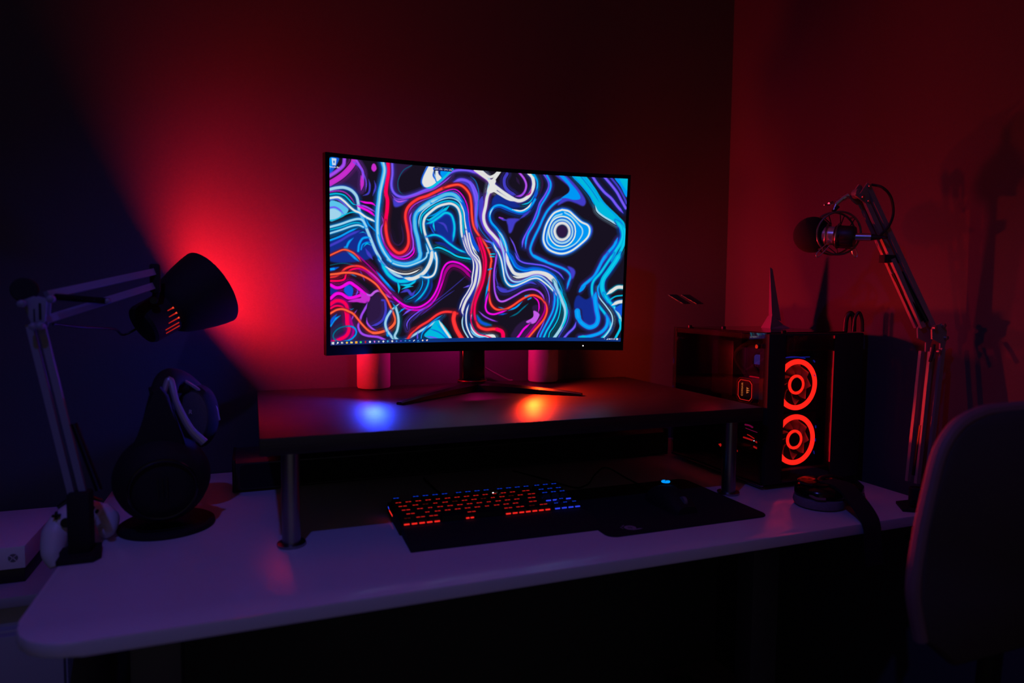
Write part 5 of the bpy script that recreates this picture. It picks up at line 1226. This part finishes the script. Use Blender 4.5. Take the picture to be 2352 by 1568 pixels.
def key(x, y, w, m, lw=.55, nm='key'):
    """x,y left/front corner of the key cell, keyboard space; the legend is part of the cap"""
    kk = (round(w, 2), m.name, round(lw, 2))
    W = w * U
    if kk not in PROTO:
        k = MB(); h = .0088
        lo = [(.0008, .0008), (W - .0008, .0008), (W - .0008, U - .0008), (.0008, U - .0008)]; hi = [(.0030, .0018), (W - .0030, .0018), (W - .0030, U - .0042), (.0030, U - .0042)]
        A = [k.bm.verts.new((px, py, 0)) for px, py in lo]; B = [k.bm.verts.new((px, py, h)) for px, py in hi]; k.bridge(A, B); k.face(B); k.face(A[::-1])
        cx = W / 2; L = .0052 * lw / .55 * (1.0 if w < 1.2 else 1.45)
        for q0, q1 in ((-L, -L * .12), (L * .12, L)):
            Q = [k.bm.verts.new(v) for v in ((cx + q0, U * .50, h + .0002), (cx + q1, U * .50, h + .0002), (cx + q1, U * .50 + .0034, h + .0002), (cx + q0, U * .50 + .0034, h + .0002))]
            k.face(Q, 1)
        me = bpy.data.meshes.new('key'); k.bm.to_mesh(me); k.bm.free(); me.materials.append(blk); me.materials.append(m); PROTO[kk] = me
    o = bpy.data.objects.new(nm, PROTO[kk]); COL.objects.link(o); o.parent = kb
    o.location = (x, y, kz(y)); o.rotation_euler = (slope, 0, 0)
    return o
x0, y0 = .0055, .0865
rows = [
 (0, [1.25, 1.25, 1.25, 6.25, 1.25, 1.25, 1.25, 1.25]),
 (1, [2.25] + [1] * 10 + [2.75]), (2, [1.75] + [1] * 11 + [2.25]), (3, [1.5] + [1] * 12 + [1.5]), (4, [1] * 13 + [2])]
for r, ws in rows:
    x = x0
    for i, w in enumerate(ws):
        mm = key_red if (r * 7 + i * 3) % 9 else key_dim
        if w != 6.25: key(x, y0 + r * U, w, mm, lw=.40 if (r * 5 + i) % 6 == 0 else .55)
        else: key(x, y0 + r * U, w, key_red, lw=.55, nm='space_bar')
        x += w * U
fy = y0 + 5.25 * U
x = x0; key(x, fy, 1, key_blue)
for gx in (2, 6.5, 11):
    for i in range(4): key(x0 + (gx + i) * U, fy, 1, key_blue)
nx = x0 + 15.25 * U
for i in range(3):
    for yy in (y0 + 5.25 * U, y0 + 4 * U, y0 + 3 * U): key(nx + i * U, yy, 1, key_blue)
    key(nx + i * U, y0, 1, key_blue, lw=.4)
key(nx + U, y0 + U, 1, key_blue, lw=.4)
glow_r = emit('under_key_red', (255, 40, 34), 1.0); glow_b = emit('under_key_blue', (48, 70, 255), .8)
for xa, xb, m, y in ((x0 + .002, x0 + 3.70 * U, glow_r, y0 - .0002), (x0 + 6.1 * U, x0 + 7.0 * U, glow_r, y0 - .0002), (x0 + 10.1 * U, x0 + 14.95 * U, glow_r, y0 - .0002), (nx + .001, nx + 3 * U, glow_b, y0 - .0002), (nx - .0, nx + 3 * U, glow_b, y0 + 2 * U + .004)):
    n = max(2, int((xb - xa) / .0125)); b = MB()
    for i in range(n):
        p = xa + (xb - xa) * (i + .5) / n; wd = (xb - xa) / n * .36
        b.box(p - wd, p + wd, y - .0012, y + .0006, kz(y) + .0012, kz(y) + .0036, bev=.0005)
    kbuild(b, 'key_backlight', m)
b = MB(); b.box(-.0004, .0006, .150, .185, .0135, .0165); kbuild(b, 'side_light', glow_r)
b = MB(); b.box(-.0004, .0006, .187, .198, .0160, .0190); kbuild(b, 'side_light', glow_b)
b = MB(); b.box(nx - .006, nx - .004, y0 + 2.2 * U, y0 + 3.6 * U, kz(y0 + 3 * U), kz(y0 + 3 * U) + .002); kbuild(b, 'gap_light', glow_b)
for i, (px, m) in enumerate(((.212, MATS['led_white']), (.302, MATS['led_red'] if 'led_red' in MATS else emit('led_red', (255, 60, 50), 1.2)))):
    b = MB(); b.cyl((px, .2010, .0240), (px, .2010, .0256), .0017, n=10); kbuild(b, 'indicator_light', m)
b = MB(); b.tube([(.130, .2065, .012), (.128, .225, .010), (.134, .26, .003), (.125, .33, .0022), (.12, .43, .0022)], .0024, n=8); kbuild(b, 'cable', cable_m)

# ------------------------------------------------------------------ office chair at the right front
ch = thing('office_chair', 'dark fabric office chair with rounded backrest at the right front', 'chair', (1.02, .38, 0))
prof = [(-.205, .700), (-.222, .76), (-.222, .80), (-.2145, .85), (-.203, .90), (-.190, .945), (-.176, .968), (-.155, .986), (-.125, .997), (-.08, 1.002)]
poly = [(1.032 + x, z) for x, z in prof] + [(1.032 - x, z) for x, z in prof[::-1]] + [(1.18, .655), (.884, .655)]
poly = poly[::-1]
b = MB(); b.prism(poly, (0, .602, 0), (1, 0, 0), (0, 0, 1), (0, .020, 0), bev=.006); b.build('backrest', chair_m, ch, angle=60)
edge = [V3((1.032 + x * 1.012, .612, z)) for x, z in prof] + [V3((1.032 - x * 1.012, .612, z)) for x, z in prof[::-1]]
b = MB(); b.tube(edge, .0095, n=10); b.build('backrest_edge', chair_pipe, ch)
b = MB(); b.prism(rrect(.80, 1.26, .14, .60, .09), (0, 0, .43), (1, 0, 0), (0, 1, 0), (0, 0, .075), bev=.02); b.build('seat', chair_m, ch)
b = MB(); b.tube([(1.03, .30, .43), (1.03, .56, .42), (1.03, .650, .50), (1.03, .640, .80)], .022, n=12, flat=.6); b.build('back_support', blk, ch)
b = MB(); b.cyl((1.03, .37, .10), (1.03, .37, .43), .026, n=24); b.build('gas_lift', dark_metal, ch)
for k in range(5):
    a = 2 * PI * k / 5 + .4; e = V3((math.cos(a), math.sin(a), 0)); c0 = V3((1.03, .37, .10))
    b = MB(); b.tube([c0, c0 + e * .15 + V3((0, 0, -.01)), c0 + e * .27 + V3((0, 0, -.035))], [.024, .016], n=10); lg = b.build('leg', blk, ch)
    b = MB(); q = c0 + e * .27; s = V3((-e.y, e.x, 0)); b.cyl(V3((q.x, q.y, .027)) - s * .018, V3((q.x, q.y, .027)) + s * .018, .027, n=20, bev=.004); b.build('caster', blk, lg)
for x in (.775, 1.285):
    b = MB(); b.tube([(x + (.03 if x < 1 else -.03), .37, .46), (x, .38, .56), (x, .40, .64)], .014, n=10); b.box(x - .035, x + .035, .24, .50, .64, .665, bev=.01); b.build('armrest', blk, ch)
# ------------------------------------------------------------------ lights of the room
def lamp_obj(name, kind, loc, color, energy, size=.01, aim=None, cone=60, blend=1.0):
    d = bpy.data.lights.new(name, kind); d.color = lin(color)[:3]; d.energy = energy
    if kind != 'AREA': d.shadow_soft_size = size
    else: d.size = size
    if kind == 'SPOT': d.spot_size = math.radians(cone); d.spot_blend = blend
    o = bpy.data.objects.new(name, d); COL.objects.link(o); o.location = loc
    if aim is not None: o.rotation_euler = (V3(aim) - V3(loc)).to_track_quat('-Z', 'Y').to_euler()
    return o
lamp_obj('blue_ceiling_light', 'SPOT', (-.30, .18, 2.45), (100, 96, 255), CEIL_E, .03, aim=(.20, .86, .7), cone=84, blend=.6)
lamp_obj('monitor_under_light_blue', 'SPOT', (.239, 1.488, 1.013), (8, 66, 255), SPOT_B, .03, aim=(.195, 1.25, .923), cone=160)
lamp_obj('monitor_under_light_orange', 'SPOT', (.645, 1.488, 1.013), (255, 62, 4), SPOT_O, .03, aim=(.545, 1.24, .923), cone=160)
lamp_obj('monitor_side_light_orange', 'SPOT', (.640, 1.500, 1.008), (255, 42, 8), POINT_O, .010, aim=(1.382, .80, 1.11), cone=172, blend=.35)
lamp_obj('monitor_side_light_blue', 'SPOT', (.239, 1.492, 1.010), (36, 62, 255), POINT_B, .02, aim=(-.50, .80, 1.12), cone=172, blend=.35)
lamp_obj('speaker_fill_magenta', 'POINT', (.51, 1.605, 1.110), (255, 10, 140), FILL_M, .012)  # unseen fill light added to tint both speakers
lamp_obj('monitor_rear_light_red', 'SPOT', (.815, 1.505, 1.14), (255, 18, 52), REAR_SPOT_R, .02, aim=(1.3655, 1.30, 1.32), cone=100, blend=.7)
lamp_obj('monitor_rear_light_violet', 'POINT', (.172, 1.600, 1.17), (70, 20, 255), REAR_SPOT_V, .02)
w = bpy.data.worlds.new('night'); scene.world = w; w.use_nodes = True
bg = w.node_tree.nodes['Background']; bg.inputs[0].default_value = (.95, .82, .92, 1); bg.inputs[1].default_value = WORLD_E

# ------------------------------------------------------------------ camera
cd = bpy.data.cameras.new('camera'); cam = bpy.data.objects.new('camera', cd); COL.objects.link(cam)
cd.sensor_width = 36; cd.lens = 1543.373 / 2352 * 36; cd.clip_start = .02
yaw, pitch, roll = map(math.radians, (21.1245, 3.7751, .5477))
fw = V3((math.sin(yaw) * math.cos(pitch), math.cos(yaw) * math.cos(pitch), -math.sin(pitch)))
r_ = V3((math.cos(yaw), -math.sin(yaw), 0)); u_ = r_.cross(fw)
r2 = r_ * math.cos(roll) + u_ * math.sin(roll); u2 = r2.cross(fw)
cam.matrix_world = Matrix(((r2.x, u2.x, -fw.x, 0), (r2.y, u2.y, -fw.y, 0), (r2.z, u2.z, -fw.z, 1.15), (0, 0, 0, 1)))
cd.dof.use_dof = True; cd.dof.focus_distance = 1.56; cd.dof.aperture_fstop = 2.2
scene.camera = cam
vs = scene.view_settings
scene.display_settings.display_device = 'sRGB'
vs.view_transform = 'Standard'; vs.look = 'None'; vs.gamma = 1; vs.exposure = 0; vs.use_curve_mapping = False
scene.cycles.use_denoising = True
scene.cycles.max_bounces = 8
scene.cycles.transparent_max_bounces = 16
scene.cycles.sample_clamp_indirect = 4
